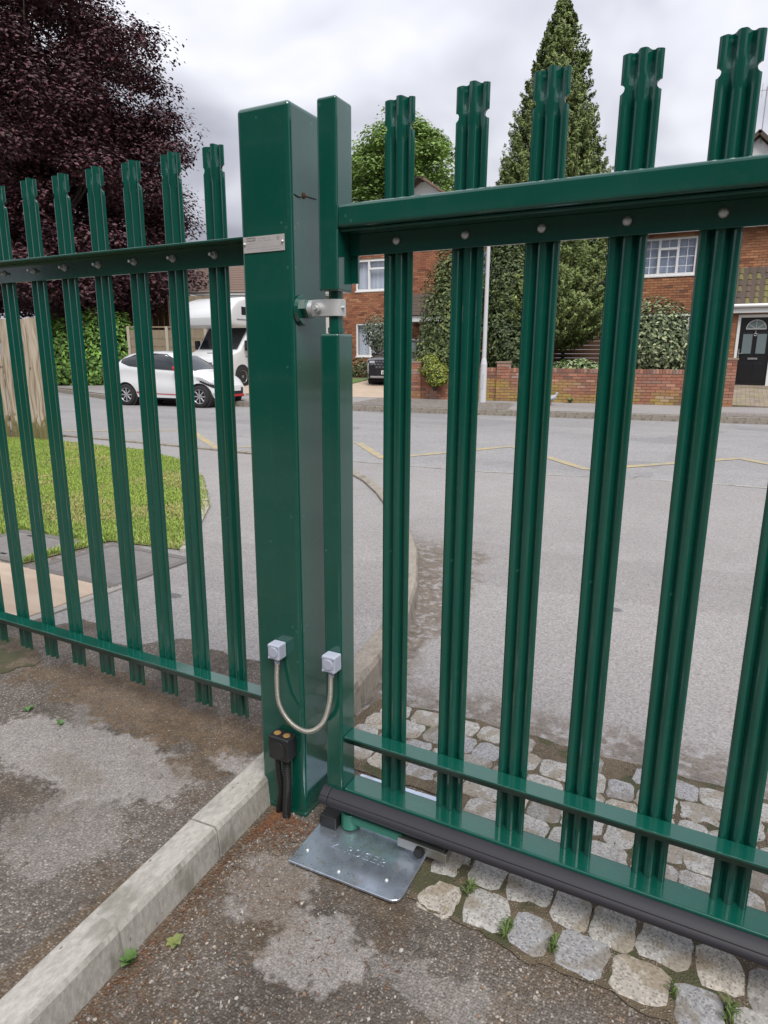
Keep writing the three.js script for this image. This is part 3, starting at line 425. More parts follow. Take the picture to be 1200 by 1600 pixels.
// ---------- loose matter on the ground ----------
function scatter(name, geo, mat, list, label, category) { const m = new THREE.InstancedMesh(geo, mat, list.length); m.name = numbered(name); m.userData = { kind: 'stuff', label, category }; const o = new THREE.Object3D(), c = new THREE.Color(); list.forEach((e, i) => { o.position.set(...e.p); o.rotation.set(...e.r); o.scale.set(...e.s); o.updateMatrix(); m.setMatrixAt(i, o.matrix); m.setColorAt(i, c.setRGB(...e.c)); }); m.castShadow = m.receiveShadow = true; scene.add(m); return m; }
{
  const R = rng(515); const peb = new THREE.IcosahedronGeometry(1, 1); { const p = peb.attributes.position; for (let i = 0; i < p.count; i++) { const v = new THREE.Vector3().fromBufferAttribute(p, i), k = 0.78 + 0.5 * hsh(Math.round(v.x * 9), Math.round(v.y * 9), Math.round(v.z * 9)); p.setXYZ(i, v.x * k, v.y * k * 0.65, v.z * k); } peb.computeVertexNormals(); }
  const list = []; const put = (x, z, y, r0, r1, cs) => { const r = r0 + (r1 - r0) * R() * R(); const b = 0.6 + 0.7 * R(), c = cs[(R() * cs.length) | 0]; list.push({ p: [x, y + r * 0.2, z], r: [R() * 3, R() * 6, R() * 3], s: [r * (0.8 + 0.5 * R()), r * 0.8, r], c: [c[0] * b, c[1] * b, c[2] * b] }); };
  const grey = [[0.20, 0.185, 0.17], [0.30, 0.28, 0.26], [0.13, 0.12, 0.115], [0.36, 0.32, 0.27], [0.25, 0.17, 0.11]];
  for (let k = 0; k < 8000; k++) { const x = -0.34 + 1.5 * R(), z = 0.20 + 0.75 * R(); if (x < -0.368 + 0.065 * z) continue; const d = 0.35 + 0.65 * ss(0.42, 0.62, fbm(x * 7, z * 7, 93, 3)) * ss(0.2, 0.5, z); const nearPatch = Math.max(blob(x, z, 0.0, 0.40, 0.12, 0.10, 1, 51), blob(x, z, 0.27, 0.36, 0.16, 0.07, 0.7, 53)); if (R() < d * (1 - nearPatch)) put(x, z, 0, 0.0012, 0.0052, grey); }
  for (let k = 0; k < 700; k++) { const x = -0.34 + 0.16 * R() * R(), z = -0.02 + 0.35 * R(); put(x + 0.02, z, 0, 0.001, 0.004, grey); }
  for (let k = 0; k < 1500; k++) { const x = -1.6 + 1.2 * R(), z = -0.1 + 1.0 * R(); if (x < -0.5) put(x, z, 0.082, 0.0008, 0.0032, grey); }
  for (let k = 0; k < 2600; k++) { const x = -0.38 + 2.2 * R(), z = -0.68 + 0.9 * R(); if (x < 0.13 && z > -0.22) continue; put(x, z, 0.006, 0.0008, 0.0032, [[0.22, 0.17, 0.11], [0.3, 0.25, 0.18], [0.12, 0.09, 0.06]]); }
  scatter('loose_gravel', peb, M(1, 1, 1, 0.9), list, 'loose gravel and grit scattered over the tarmac and between setts', 'gravel');
  const nl = []; const chip = new THREE.BoxGeometry(1, 0.25, 0.22);
  for (let k = 0; k < 1500; k++) { let x, z; const q = R(); if (q < 0.55) { x = -0.345 + 0.19 * R() * R(); z = 0.055 + 0.16 * R() * R(); } else if (q < 0.85) { z = 0.1 + 0.75 * R(); x = -0.372 + 0.062 * z + 0.10 * R() * R() + 0.012; } else { x = -0.3 + 0.5 * R(); z = 0.25 + 0.5 * R(); } const b = 0.5 + R(); nl.push({ p: [x, 0.003, z], r: [0.3 * (R() - 0.5), R() * 6.3, 0.3 * (R() - 0.5)], s: [0.004 + 0.008 * R(), 0.004, 0.006], c: [0.15 * b, 0.066 * b, 0.032 * b] }); }
  for (let k = 0; k < 60; k++) { const x = -0.54 + 0.05 * R(), z = 0.0 + 0.7 * R(); nl.push({ p: [x, 0.085, z], r: [0, R() * 6, 0], s: [0.004 + 0.006 * R(), 0.003, 0.004], c: [0.15, 0.06, 0.03] }); }
  scatter('leaf_litter', chip, M(1, 1, 1, 0.9), nl, 'rusty brown bud scales and litter along the kerb and post foot', 'litter');
}
// ---------- weeds ----------
function leafGeo(L, W, bend = 0.3) { const rows = []; for (let j = 0; j <= 5; j++) { const t = j / 5, w = W * Math.sin(Math.PI * Math.pow(t, 0.75)) * 0.5 + 0.0006, y = bend * L * Math.sin(t * 2.2), z = L * t; rows.push([[-w, y + 0.12 * w, z], [0, y, z], [w, y + 0.12 * w, z]]); } return quadMesh(rows); }
function weed(x, y, z, n, L, W, up, seed, label, col = [0.10, 0.24, 0.06]) {
  const t = thing('weed', label, 'weed', [x, y, z]); const R = rng(seed); const g = leafGeo(L, W), m = [0.8, 1, 1.25].map(k => new THREE.MeshStandardMaterial({ color: lin(col[0] * k * 0.75, col[1] * k * 0.75, col[2] * k * 0.75), roughness: 0.7, side: THREE.DoubleSide }));
  for (let k = 0; k < n; k++) { const p = part('leaf', g, m[(R() * 3) | 0], t); p.rotation.order = 'YXZ'; p.rotation.set(-up * (0.4 + R()), k / n * 6.28 + R(), 0); p.scale.setScalar(0.6 + 0.6 * R()); }
  return t;
}
weed(-0.322, 0.002, 0.60, 11, 0.032, 0.021, 0.8, 11, 'broad-leaved green weed growing at the foot of the concrete kerb', [0.12, 0.22, 0.06]);
weed(-0.275, 0.002, 0.515, 10, 0.022, 0.016, 0.25, 12, 'pale yellow-green leaf cluster lying by the kerb', [0.26, 0.30, 0.09]);
weed(-1.336, 0.083, 0.124, 8, 0.024, 0.010, 0.4, 13, 'small weed sprouting on moss near the loose pale ends', [0.10, 0.22, 0.06]);
weed(-1.16, 0.083, 0.131, 7, 0.020, 0.009, 0.4, 14, 'tiny weed sprouting at the edge of light tarmac patch', [0.10, 0.22, 0.06]);
{ let k = 0; for (const [x, z, n, L] of [[0.283, 0.058, 26, 0.035], [0.372, 0.112, 30, 0.036], [0.345, 0.165, 14, 0.03], [0.52, 0.165, 30, 0.035], [0.66, 0.16, 16, 0.028], [0.81, 0.235, 34, 0.042], [0.18, -0.02, 12, 0.024]]) {
  const t = thing('grass_tuft', 'short green grass tuft growing in joint between granite setts', 'grass tuft', (() => { const j = joints.reduce((a, b) => Math.hypot(b[0] - x, b[1] - z) < Math.hypot(a[0] - x, a[1] - z) ? b : a); return [j[0], 0.004, j[1]]; })(), 0, 'grass tufts between the setts'); const R = rng(900 + k++), l = []; for (let i = 0; i < n; i++) { const g = leafGeo(L * (0.4 + 0.5 * R()), 0.003, 0.5); g.rotateX(-0.2 - 0.9 * R()); g.rotateY(R() * 6.28); g.translate((R() - 0.5) * 0.014, 0, (R() - 0.5) * 0.04); l.push(g); }
  part('blades', merge(l), new THREE.MeshStandardMaterial({ color: lin(0.10, 0.15, 0.04), roughness: 0.8, side: THREE.DoubleSide }), t); } }
// ---------- manhole covers ----------
{
  const mt = texMat(texPair(256, 256, (i, j, o) => { const x = i / 256 * 6, y = j / 256 * 6; const a = (Math.floor(x) + Math.floor(y)) & 1, u = a ? x % 1 : y % 1, v = fbm(x * 3, y * 3, 44, 3); const k = 0.6 + 0.4 * Math.abs(Math.sin(u * 9)); const b = 0.13 + 0.09 * v; o[0] = b * 1.04; o[1] = b * 0.96; o[2] = b * 0.92; o[3] = k; }), 0.75, 0.006);
  for (const [x0, x1, z0, z1, lab] of [[-2.78, -2.08, -1.47, -0.87, 'weathered patterned manhole cover beside the paving slab and lawn corner'], [-3.62, -2.98, -1.40, -0.90, 'weathered patterned manhole cover sunk among grass away from the footpath']]) {
    const t = thing('manhole_cover', lab, 'manhole cover', [(x0 + x1) / 2, 0.07, (z0 + z1) / 2]); const w = x1 - x0, d = z1 - z0;
    part('frame', boxUV(merge([bx(w, 0.04, 0.045, 0, 0, d / 2 - 0.022, 0.004), bx(w, 0.04, 0.045, 0, 0, -d / 2 + 0.022, 0.004), bx(0.045, 0.04, d - 0.09, w / 2 - 0.022, 0, 0, 0.004), bx(0.045, 0.04, d - 0.09, -w / 2 + 0.022, 0, 0, 0.004)]), 0.5), M(0.14, 0.13, 0.12, 0.85), t);
    part('lid', boxUV(bx(w - 0.096, 0.03, d - 0.096, 0, 0.003, 0, 0.003), 0.3), mt, t);
    for (const s of [-1, 1]) part('key_hole', bx(0.05, 0.004, 0.018, s * w * 0.18, 0.0185, s * d * 0.34), M(0.01, 0.01, 0.01, 0.9), t);
  }
}
// ================= background =================
// ---------- foliage ----------
function leaves(list, colour, fold = 0.25, aspect = 0.5) { // list of [x,y,z, nx,ny,nz, size]; kite-shaped two-face leaves
  const n = list.length, pos = new Float32Array(n * 18), nor = new Float32Array(n * 18), col = new Float32Array(n * 18); const a = new THREE.Vector3(), b = new THREE.Vector3(), N = new THREE.Vector3(), T = new THREE.Vector3();
  const R = rng(n + 7);
  list.forEach((e, i) => {
    N.set(e[3], e[4], e[5]).normalize(); T.set(R() - 0.5, R() - 0.5, R() - 0.5); if (e[7]) T.set(e[7][0] + 0.5 * (R() - 0.5), e[7][1] + 0.5 * (R() - 0.5), e[7][2] + 0.5 * (R() - 0.5)); a.crossVectors(N, T).normalize(); b.crossVectors(a, N).normalize();
    const s = e[6], w = s * aspect * 0.5, f = w * fold, C = [e[0], e[1], e[2]];
    const p0 = [C[0] - b.x * s * 0.5, C[1] - b.y * s * 0.5, C[2] - b.z * s * 0.5], p2 = [C[0] + b.x * s * 0.5, C[1] + b.y * s * 0.5, C[2] + b.z * s * 0.5];
    const p1 = [C[0] + a.x * w + N.x * f, C[1] + a.y * w + N.y * f, C[2] + a.z * w + N.z * f], p3 = [C[0] - a.x * w + N.x * f, C[1] - a.y * w + N.y * f, C[2] - a.z * w + N.z * f];
    pos.set([...p0, ...p1, ...p2, ...p0, ...p2, ...p3], i * 18); const c = colour(e, R); for (let k = 0; k < 6; k++) { nor.set([N.x, N.y, N.z], i * 18 + k * 3); col.set(c, i * 18 + k * 3); }
  });
  const g = new THREE.BufferGeometry(); g.setAttribute('position', new THREE.BufferAttribute(pos, 3)); g.setAttribute('normal', new THREE.BufferAttribute(nor, 3)); g.setAttribute('color', new THREE.BufferAttribute(col, 3)); g.computeVertexNormals(); return g;
}
const leafMat = new THREE.MeshPhysicalMaterial({ vertexColors: true, roughness: 0.62, side: THREE.DoubleSide }), thinLeaf = new THREE.MeshPhysicalMaterial({ vertexColors: true, roughness: 0.9, transmission: 0.35, thickness: 0, side: THREE.DoubleSide });
const bark = M(0.07, 0.055, 0.045, 0.95);
function dirR(R) { const z = 2 * R() - 1, a = 6.283 * R(), s = Math.sqrt(1 - z * z); return [s * Math.cos(a), z, s * Math.sin(a)]; }
function limb(p, q, r0, r1, R, wob = 0.06) { const A = new THREE.Vector3(...p), B = new THREE.Vector3(...q), n = 5, pts = [], L = A.distanceTo(B); for (let i = 0; i <= n; i++) { const v = A.clone().lerp(B, i / n); if (i && i < n) v.add(new THREE.Vector3((R() - 0.5) * wob * L, (R() - 0.5) * wob * L, (R() - 0.5) * wob * L)); pts.push(v); } const c = new THREE.CatmullRomCurve3(pts), g = new THREE.TubeGeometry(c, 8, 1, 7); const pp = g.attributes.position; for (let i = 0; i <= 8; i++) { const ce = c.getPointAt(i / 8), r = mix(r0, r1, i / 8); for (let k = 0; k <= 7; k++) { const id = i * 8 + k; const v = new THREE.Vector3().fromBufferAttribute(pp, id).sub(ce).multiplyScalar(r).add(ce); pp.setXYZ(id, v.x, v.y, v.z); } } g.computeVertexNormals(); return g; }
function clumpTree(name, label, base, opt) {
  const R = rng(opt.seed), t = thing(name, label, 'tree', base, 0, opt.group); const L = [], br = [limb([0, -0.3, 0], [0.1, opt.trunkH, 0.05], opt.trunkR, opt.trunkR * 0.6, R, 0.03)];
  for (let k = 0; k < opt.clumps; k++) {
    const d = dirR(R); let rr = Math.pow(R(), 0.42); const nz = 0.86 + 0.34 * (fbm(d[0] * 2 + 5, d[1] * 2 + d[2] * 1.7, opt.seed, 3)); let x = d[0] * opt.rx * rr * nz + opt.c[0], y = d[1] * opt.ry * rr * nz + opt.c[1], z = d[2] * opt.rx * rr * nz + opt.c[2]; if (y < opt.minY) y = opt.minY + R() * 1.2;
    if (k % 5 === 0) br.push(limb([0.1, mix(opt.trunkH * 0.6, opt.trunkH, R()), 0.05], [x, y, z], opt.trunkR * 0.3, 0.02, R, 0.12));
    const cr = opt.clumpR * (0.6 + 0.7 * R()); const n = Math.round(opt.per * (0.6 + 0.8 * R())), tone = 0.75 + 0.5 * R();
    for (let i = 0; i < n; i++) { const e = dirR(R), q = Math.pow(R(), 0.5) * cr * (R() < 0.1 ? 1.2 : 1); L.push([x + e[0] * q, y + e[1] * q * 0.55 - 0.12 * q, z + e[2] * q, e[0] * 0.5 + (R() - 0.5), e[1] * 0.4 + 0.75, e[2] * 0.5 + (R() - 0.5), opt.leaf * (0.6 + 0.8 * R()), null, tone]); }
  }
  part('trunk', merge(br), bark, t); part('crown', leaves(L, (e, R2) => { const c = opt.cols[(R2() * opt.cols.length) | 0], k = 0.65 + 0.7 * R2(); return [c[0] * k, c[1] * k, c[2] * k]; }, 0.3, 0.62), opt.mat || leafMat, t); return t;
}
function shrub(name, label, cat, base, blobs, opt) { // blobs [x,y,z,rx,ry,rz] local
  const R = rng(opt.seed), t = thing(name, label, cat, base), L = []; const tot = blobs.reduce((s, b) => s + b[3] * b[4], 0);
  for (const b of blobs) { const n = Math.round(opt.n * b[3] * b[4] / tot); for (let i = 0; i < n; i++) { const d = dirR(R), bump = 1 + opt.rough * (fbm(d[0] * 3 + b[0] * 3, d[1] * 3 + d[2] * 2.6 + 4, opt.seed, 3) - 0.5) * 2, q = bump * (1 - 0.42 * Math.pow(R(), 1.6)); const p = opt.pow || 1; const sgn = v => Math.sign(v) * Math.pow(Math.abs(v), p); const y = b[1] + sgn(d[1]) * b[4] * q; if (y < 0.02) continue; L.push([b[0] + sgn(d[0]) * b[3] * q, y, b[2] + sgn(d[2]) * b[5] * q, d[0] + 0.9 * (R() - 0.5), d[1] + 0.35 + 0.9 * (R() - 0.5), d[2] + 0.9 * (R() - 0.5), opt.leaf * (0.6 + 0.8 * R())]); } }
  const st = []; for (let k = 0; k < 7; k++) { const b = blobs[k % blobs.length], d = dirR(R); st.push(limb([0, -0.1, 0], [b[0] + d[0] * b[3] * 0.6, b[1] + Math.abs(d[1]) * b[4] * 0.6, b[2] + d[2] * b[5] * 0.6], 0.04, 0.012, R)); }
  part('stems', merge(st), bark, t); part('foliage', leaves(L, (e, R2) => { const c = opt.cols[(R2() * opt.cols.length) | 0], k = 0.65 + 0.7 * R2(); return [c[0] * k, c[1] * k, c[2] * k]; }, 0.3, opt.aspect || 0.5), leafMat, t); return t;
}
clumpTree('copper_beech', 'tall dark purple leaved tree overhanging the hedge and timber fences', [-26.9, 0.4, -19.2], { seed: 21, trunkH: 5, trunkR: 0.42, clumps: 640, rx: 6.4, ry: 10.8, c: [0, 7.4, 0], minY: 3.5, clumpR: 1.35, per: 640, leaf: 0.155, cols: [[0.062, 0.022, 0.030], [0.088, 0.028, 0.038], [0.11, 0.036, 0.046], [0.045, 0.018, 0.026], [0.07, 0.032, 0.032]] });
clumpTree('oak_tree', 'bright green broadleaf tree rising behind the white gabled house', [-19.0, 0.5, -38.2], { seed: 33, trunkH: 6, trunkR: 0.35, clumps: 360, rx: 3.7, ry: 5.8, c: [0, 8.9, 0], minY: 4, clumpR: 1.15, per: 330, leaf: 0.23, cols: [[0.18, 0.30, 0.05], [0.23, 0.36, 0.07], [0.14, 0.24, 0.04], [0.27, 0.40, 0.09]], mat: thinLeaf });
clumpTree('garden_tree', 'green tree behind the brown roofed bungalow', [-26.2, 0.5, -33.5], { seed: 35, trunkH: 3, trunkR: 0.25, clumps: 60, rx: 3.2, ry: 4.2, c: [0, 4.5, 0], minY: 1.5, clumpR: 1.1, per: 120, leaf: 0.24, cols: [[0.09, 0.15, 0.04], [0.12, 0.2, 0.05], [0.06, 0.11, 0.03]] });
function conifer(label, base, h0, H, Rm, n, seed, prof) {
  const R = rng(seed), t = thing('conifer_tree', label, 'tree', base), L = [];
  const SP = Math.round(n / 95);   // feathery sprays: fine scale leaves along each shoot
  for (let i = 0; i < SP; i++) {
    const u = 1 - Math.pow(R(), 0.60), y = h0 + u * (H - h0), a = 6.283 * R(), pr = prof(u) * Rm, c = Math.cos(a), s = Math.sin(a); const lump = 0.70 + 0.46 * fbm(a * 2.4, y * 1.3, seed, 3) + 0.16 * R();
    const r0 = pr * 0.35, r1 = pr * lump, up = 0.25 + 0.45 * R(), wd = 0.12 + 0.10 * R(), len = Math.max(0.25, r1 - r0), sw = (R() - 0.5) * 0.5;
    for (let k = 0; k < 95; k++) { const t = Math.pow(R(), 0.55), q = wd * (1.15 - 0.85 * t), rr = r0 + t * (r1 - r0), aa = a + sw * t * 0.35; const j1 = (R() - 0.5) * 2 * q, j2 = (R() - 0.5) * 2 * q; L.push([Math.cos(aa) * rr - s * j1, y + up * t * t * len + j2, Math.sin(aa) * rr + c * j1, c * 0.6 + (R() - 0.5), 0.5 + (R() - 0.5), s * 0.6 + (R() - 0.5), 0.09 * (0.6 + 0.9 * R()), [c, 0.8, s]]); }
  }
  part('trunk', limb([0, -0.3, 0], [0, H * 0.93, 0], 0.17, 0.02, R, 0.01), bark, t);
  part('crown', leaves(L, (e, R2) => { const c = R2() < 0.62 ? [0.145, 0.195, 0.05] : R2() < 0.5 ? [0.22, 0.265, 0.075] : [0.09, 0.13, 0.042], k = 0.7 + 0.6 * R2(); return [c[0] * k, c[1] * k, c[2] * k]; }, 0.2, 0.42), leafMat, t); return t;
}
conifer('tall pointed green conifer towering behind the garden wall', [-4.47, 0.45, -18.8], 1.15, 10.25, 1.95, 230000, 44, u => Math.min(1, 0.82 + u * 2.0) * Math.pow(1 - u, 0.66) * 1.12);
conifer('distant slim conifer behind the bungalow roof', [-26.4, 0.5, -40.5], 0.6, 9.2, 1.5, 14000, 46, u => Math.min(1, 0.5 + u * 3) * Math.pow(1 - u, 0.8) * 1.2);
const bay = [[0.038, 0.062, 0.02], [0.06, 0.095, 0.03], [0.10, 0.145, 0.042], [0.15, 0.19, 0.06]];
shrub('bay_shrub', 'tall conical glossy green shrub above the left end of the garden wall', 'shrub', [-6.75, 0.25, -16.75], [[0, 1.9, 0, 0.82, 1.8, 0.75], [0.1, 3.2, 0, 0.52, 1.05, 0.5], [-0.1, 1.0, 0, 0.9, 1.0, 0.8]], { seed: 51, n: 15000, leaf: 0.10, rough: 0.16, cols: [...bay, [0.14, 0.17, 0.05]] });
shrub('laurel_shrub', 'big dark green evergreen shrub behind the white lamp post', 'shrub', [-5.2, 0.25, -17.4], [[0, 1.7, 0, 1.0, 1.7, 0.8], [0.1, 3.0, 0, 0.85, 1.25, 0.7], [0.5, 1.2, 0.1, 0.8, 1.2, 0.7]], { seed: 52, n: 17000, leaf: 0.10, rough: 0.16, cols: [[0.034, 0.054, 0.02], [0.05, 0.078, 0.026], [0.08, 0.115, 0.036], [0.12, 0.155, 0.055]] });
shrub('round_bush', 'rounded pale variegated bush overtopping the brick garden wall', 'bush', [-1.3, 0.25, -17.75], [[0, 1.45, 0, 0.98, 1.18, 0.9], [0.25, 1.2, 0.1, 0.85, 1.0, 0.8]], { seed: 53, n: 9500, leaf: 0.115, rough: 0.08, cols: [[0.12, 0.16, 0.07], [0.20, 0.24, 0.12], [0.30, 0.33, 0.18], [0.07, 0.10, 0.04], [0.05, 0.075, 0.03]] });
shrub('golden_shrub', 'golden green spreading shrub spilling over the brick wall', 'shrub', [-6.62, 0.55, -15.62], [[0, 0.42, 0, 0.46, 0.24, 0.34], [0.16, 0.2, 0.16, 0.34, 0.24, 0.2], [-0.25, 0.68, -0.2, 0.30, 0.16, 0.3]], { seed: 54, n: 4200, leaf: 0.06, rough: 0.25, cols: [[0.22, 0.26, 0.03], [0.30, 0.33, 0.04], [0.12, 0.16, 0.03], [0.06, 0.09, 0.02]] });
shrub('border_plants', 'low pale green plants along the wall top below the conifer', 'plants', [-3.05, 0.9, -16.65], [[0, 0.12, 0, 0.75, 0.26, 0.25], [0.6, 0.1, 0, 0.5, 0.16, 0.2]], { seed: 55, n: 1500, leaf: 0.1, rough: 0.3, cols: [[0.22, 0.30, 0.12], [0.15, 0.22, 0.08], [0.3, 0.36, 0.2]] });
shrub('privet_hedge', 'bright green laurel hedge beyond the road under the purple tree', 'hedge', [-22.9, 0.15, -17.4], [[-0.95, 1.25, 0.45, 1.15, 1.5, 0.8], [0.3, 1.5, -0.1, 1.15, 1.6, 0.8], [1.25, 1.4, -0.5, 0.85, 1.55, 0.75], [0.2, 0.7, 0.0, 1.9, 0.9, 0.8], [-1.9, 1.2, 0.9, 0.9, 1.4, 0.8]], { seed: 56, n: 15000, leaf: 0.17, rough: 0.10, pow: 0.8, cols: [[0.10, 0.21, 0.03], [0.15, 0.29, 0.045], [0.20, 0.36, 0.06], [0.05, 0.11, 0.02]] });
shrub('olive_tree', 'small grey green tree against the brick house window', 'shrub', [-11.2, 0.5, -20.8], [[0, 1.75, 0, 0.62, 0.62, 0.5], [0.3, 1.3, 0, 0.55, 0.5, 0.4]], { seed: 57, n: 2600, leaf: 0.09, rough: 0.3, cols: [[0.09, 0.12, 0.07], [0.06, 0.085, 0.05], [0.13, 0.16, 0.1]] });
shrub('front_border', 'low mixed border plants at the foot of the left brick house', 'plants', [-13.0, 0.5, -21.7], [[-0.2, 0.25, 0, 0.9, 0.35, 0.4], [0.6, 0.3, 0, 0.6, 0.5, 0.35]], { seed: 58, n: 1800, leaf: 0.11, rough: 0.3, cols: [[0.10, 0.17, 0.06], [0.2, 0.27, 0.13], [0.18, 0.06, 0.03], [0.07, 0.12, 0.04]] });
{ let k = 0; for (const [x, s, lab] of [[-3.0, 1.2, 'green weed clump at the wall foot near the pigeon'], [-1.75, 1.7, 'wide green weed clump at the wall foot below the round bush'], [-4.3, 0.8, 'small weed at the wall foot beside the brick pier']]) weed(x, gy(x, -15.6 - 0.15 * (x + 7.34) + 0.17), -15.6 - 0.15 * (x + 7.34) + 0.17, 24, 0.16 * s, 0.045 * s, 0.5, 130 + k++, lab, [0.09, 0.16, 0.05]); }
// lawn grass
{
  const R = rng(70), l = []; const inside = (x, z) => { let c = false; for (let i = 0, j = lawnPts.length - 1; i < lawnPts.length; j = i++) { const [xi, zi] = lawnPts[i], [xj, zj] = lawnPts[j]; if ((zi > z) !== (zj > z) && x < (xj - xi) * (z - zi) / (zj - zi) + xi) c = !c; } return c; };
  const bl = []; for (let k = 0; k < 5; k++) { const g = leafGeo(0.028 + 0.018 * R(), 0.0032, 0.2); g.rotateX(-0.75 - 0.6 * R()); g.rotateY(R() * 6.28); g.translate((R() - 0.5) * 0.05, 0, (R() - 0.5) * 0.05); bl.push(g); }
  const cover = (x, z) => (x > -2.80 && x < -2.06 && z > -1.49 && z < -0.85) || (x > -3.64 && x < -2.96 && z > -1.42 && z < -0.88);
  for (let k = 0; k < 140000 && l.length < 70000; k++) { const u = R(), x = -2.0 - 8.5 * u, z = -0.85 - 4.0 * R(); if (!inside(x, z) || cover(x, z)) continue; const d = fbm(x * 1.6, z * 1.6, 601, 3), dry = ss(0.52, 0.7, fbm(x * 2.3, z * 2.3, 606, 3)); if (R() < 0.25 * dry) continue; const b = 0.7 + 0.6 * R(); const c = mix3([0.22 + 0.07 * d, 0.31 + 0.07 * d, 0.065], [0.42, 0.35, 0.16], dry * R()); l.push({ p: [x, 0.085, z], r: [0, R() * 6.28, 0], s: [1, (0.5 + 0.5 * R()), 1], c: c.map(v => v * b) }); }
  const m = new THREE.MeshStandardMaterial({ roughness: 0.8, side: THREE.DoubleSide }); scatter('lawn_grass', merge(bl), m, l, 'short mown lawn grass beside the footpath', 'grass');
}
// ---------- bricks ----------
const mortar = M(0.42, 0.36, 0.29, 0.95), brickM = new THREE.MeshStandardMaterial({ vertexColors: true, roughness: 0.9 });
function bricks(W, H, openings, pal, R, opt = {}) { // rows of boxes in the local xy plane, faces to +z; returns list of [geometry, x, y]
  const out = [], bl = 0.213, bh = 0.063, j = 0.012; let r = 0;
  for (let y = 0; y < H - 0.02; y += bh + j, r++) { let x = r % 2 ? -bl / 2 - j / 2 : 0; for (; x < W; x += bl + j) {
    let segs = [[Math.max(0, x), Math.min(W, x + bl)]]; const y1 = Math.min(H, y + bh);
    for (const [a, b, c, d] of openings) if (y1 > c && y < d) segs = segs.flatMap(([p, q]) => q <= a || p >= b ? [[p, q]] : [[p, Math.min(q, a)], [Math.max(p, b), q]].filter(s => s[1] - s[0] > 0.02));
    if (opt.maxW) { const w = opt.maxW(y1); segs = segs.map(([p, q]) => [Math.max(p, w[0]), Math.min(q, w[1])]).filter(s => s[1] - s[0] > 0.02); }
    for (const [p, q] of segs) { if (q - p < 0.02) continue; const g = bx(q - p, y1 - y, 0.03, (p + q) / 2, (y + y1) / 2, (R() - 0.5) * 0.003), c = pal[(R() * R() * pal.length) | 0], k = 0.8 + 0.4 * R(); let cc = [c[0] * k, c[1] * k, c[2] * k]; if (opt.stain) cc = opt.stain(cc, (p + q) / 2, y, R); out.push([tint(g, cc), (p + q) / 2, y]); }
  } } return out;
}
const palH1 = [[0.32, 0.13, 0.07], [0.37, 0.165, 0.09], [0.27, 0.10, 0.055], [0.19, 0.08, 0.05], [0.42, 0.21, 0.12]], palH2 = [[0.36, 0.16, 0.08], [0.31, 0.13, 0.065], [0.42, 0.21, 0.11], [0.23, 0.095, 0.055], [0.15, 0.07, 0.05]];
const whiteP = M(0.78, 0.78, 0.78, 0.35), glass = new THREE.MeshPhysicalMaterial({ color: lin(0.95, 0.97, 1), roughness: 0.02, transmission: 1, thickness: 0, ior: 1.5 }), dark = M(0.02, 0.021, 0.024, 0.9), curtain = M(0.62, 0.63, 0.66, 0.9), roofTile = M(0.085, 0.062, 0.05, 0.9);
function windowUnit(parent, x0, x1, y0, y1, z, cols, o = {}) { // cols: fractions of each light; o.fan: index with top light
  const w = part('window', (() => { const f = 0.05, l = [span(x0, x1, y1 - f, y1, z - 0.05, z + 0.03), span(x0, x1, y0, y0 + f + 0.02, z - 0.05, z + 0.035), span(x0, x0 + f, y0 + f + 0.02, y1 - f, z - 0.05, z + 0.03), span(x1 - f, x1, y0 + f + 0.02, y1 - f, z - 0.05, z + 0.03)]; let x = x0; for (let i = 0; i < cols.length - 1; i++) { x += cols[i] * (x1 - x0); l.push(span(x - 0.035, x + 0.035, y0 + f + 0.02, y1 - f, z - 0.05, z + 0.032)); } if (o.fan !== undefined) { let a = x0; for (let i = 0; i < o.fan; i++) a += cols[i] * (x1 - x0); const b = a + cols[o.fan] * (x1 - x0); const yy = mix(y0, y1, 0.72); l.push(span(a + 0.03, b - 0.03, yy - 0.035, yy + 0.035, z - 0.049, z + 0.04)); } return merge(l); })(), whiteP, parent);
  part('sill', span(x0 - 0.04, x1 + 0.04, y0 - 0.04, y0, z - 0.05, z + 0.07), whiteP, w); part('pane', span(x0 + 0.04, x1 - 0.04, y0 + 0.05, y1 - 0.04, z - 0.022, z - 0.018), glass, w);
  const rows = []; for (let k = 0; k <= 60; k++) { const x = mix(x0 + 0.03, x1 - 0.03, k / 60), zz = z - 0.16 + 0.02 * Math.sin(k * 1.9 + (k % 7)); rows.push([[x, y0, zz], [x, y1, zz]]); } const cm = part('curtain', quadMesh(rows), o.curtain || curtain, w); cm.material.side = THREE.DoubleSide;
  if (o.bars) { const l = []; let a = x0; cols.forEach((c, i) => { const b = a + c * (x1 - x0), n = o.bars[0]; for (let k = 1; k < n; k++) l.push(span(mix(a, b, k / n) - 0.009, mix(a, b, k / n) + 0.009, y0 + 0.06, y1 - 0.05, z - 0.028, z - 0.005)); a = b; }); for (let k = 1; k < o.bars[1]; k++) { const y = mix(y0, y1, k / o.bars[1]); l.push(span(x0 + 0.05, x1 - 0.05, y - 0.009, y + 0.009, z - 0.027, z - 0.006)); } part('glazing_bars', merge(l), whiteP, w); }
  return w;
}
function wallShell(W, H, D, openings, t = 0.25) { const s = new THREE.Shape([[0, 0], [W, 0], [W, H], [0, H]].map(p => new THREE.Vector2(...p))); for (const [a, b, c, d] of openings) { const h = new THREE.Path([[a, c], [a, d], [b, d], [b, c]].map(p => new THREE.Vector2(...p))); s.holes.push(h); } const g = new THREE.ExtrudeGeometry(s, { depth: t, bevelEnabled: false }); g.translate(0, 0, -t - 0.009); return merge([g, span(0, t, 0, H, -D, -t - 0.009), span(W - t, W, 0, H, -D, -t - 0.009), span(t, W - t, 0, H, -D, -D + t)]); }
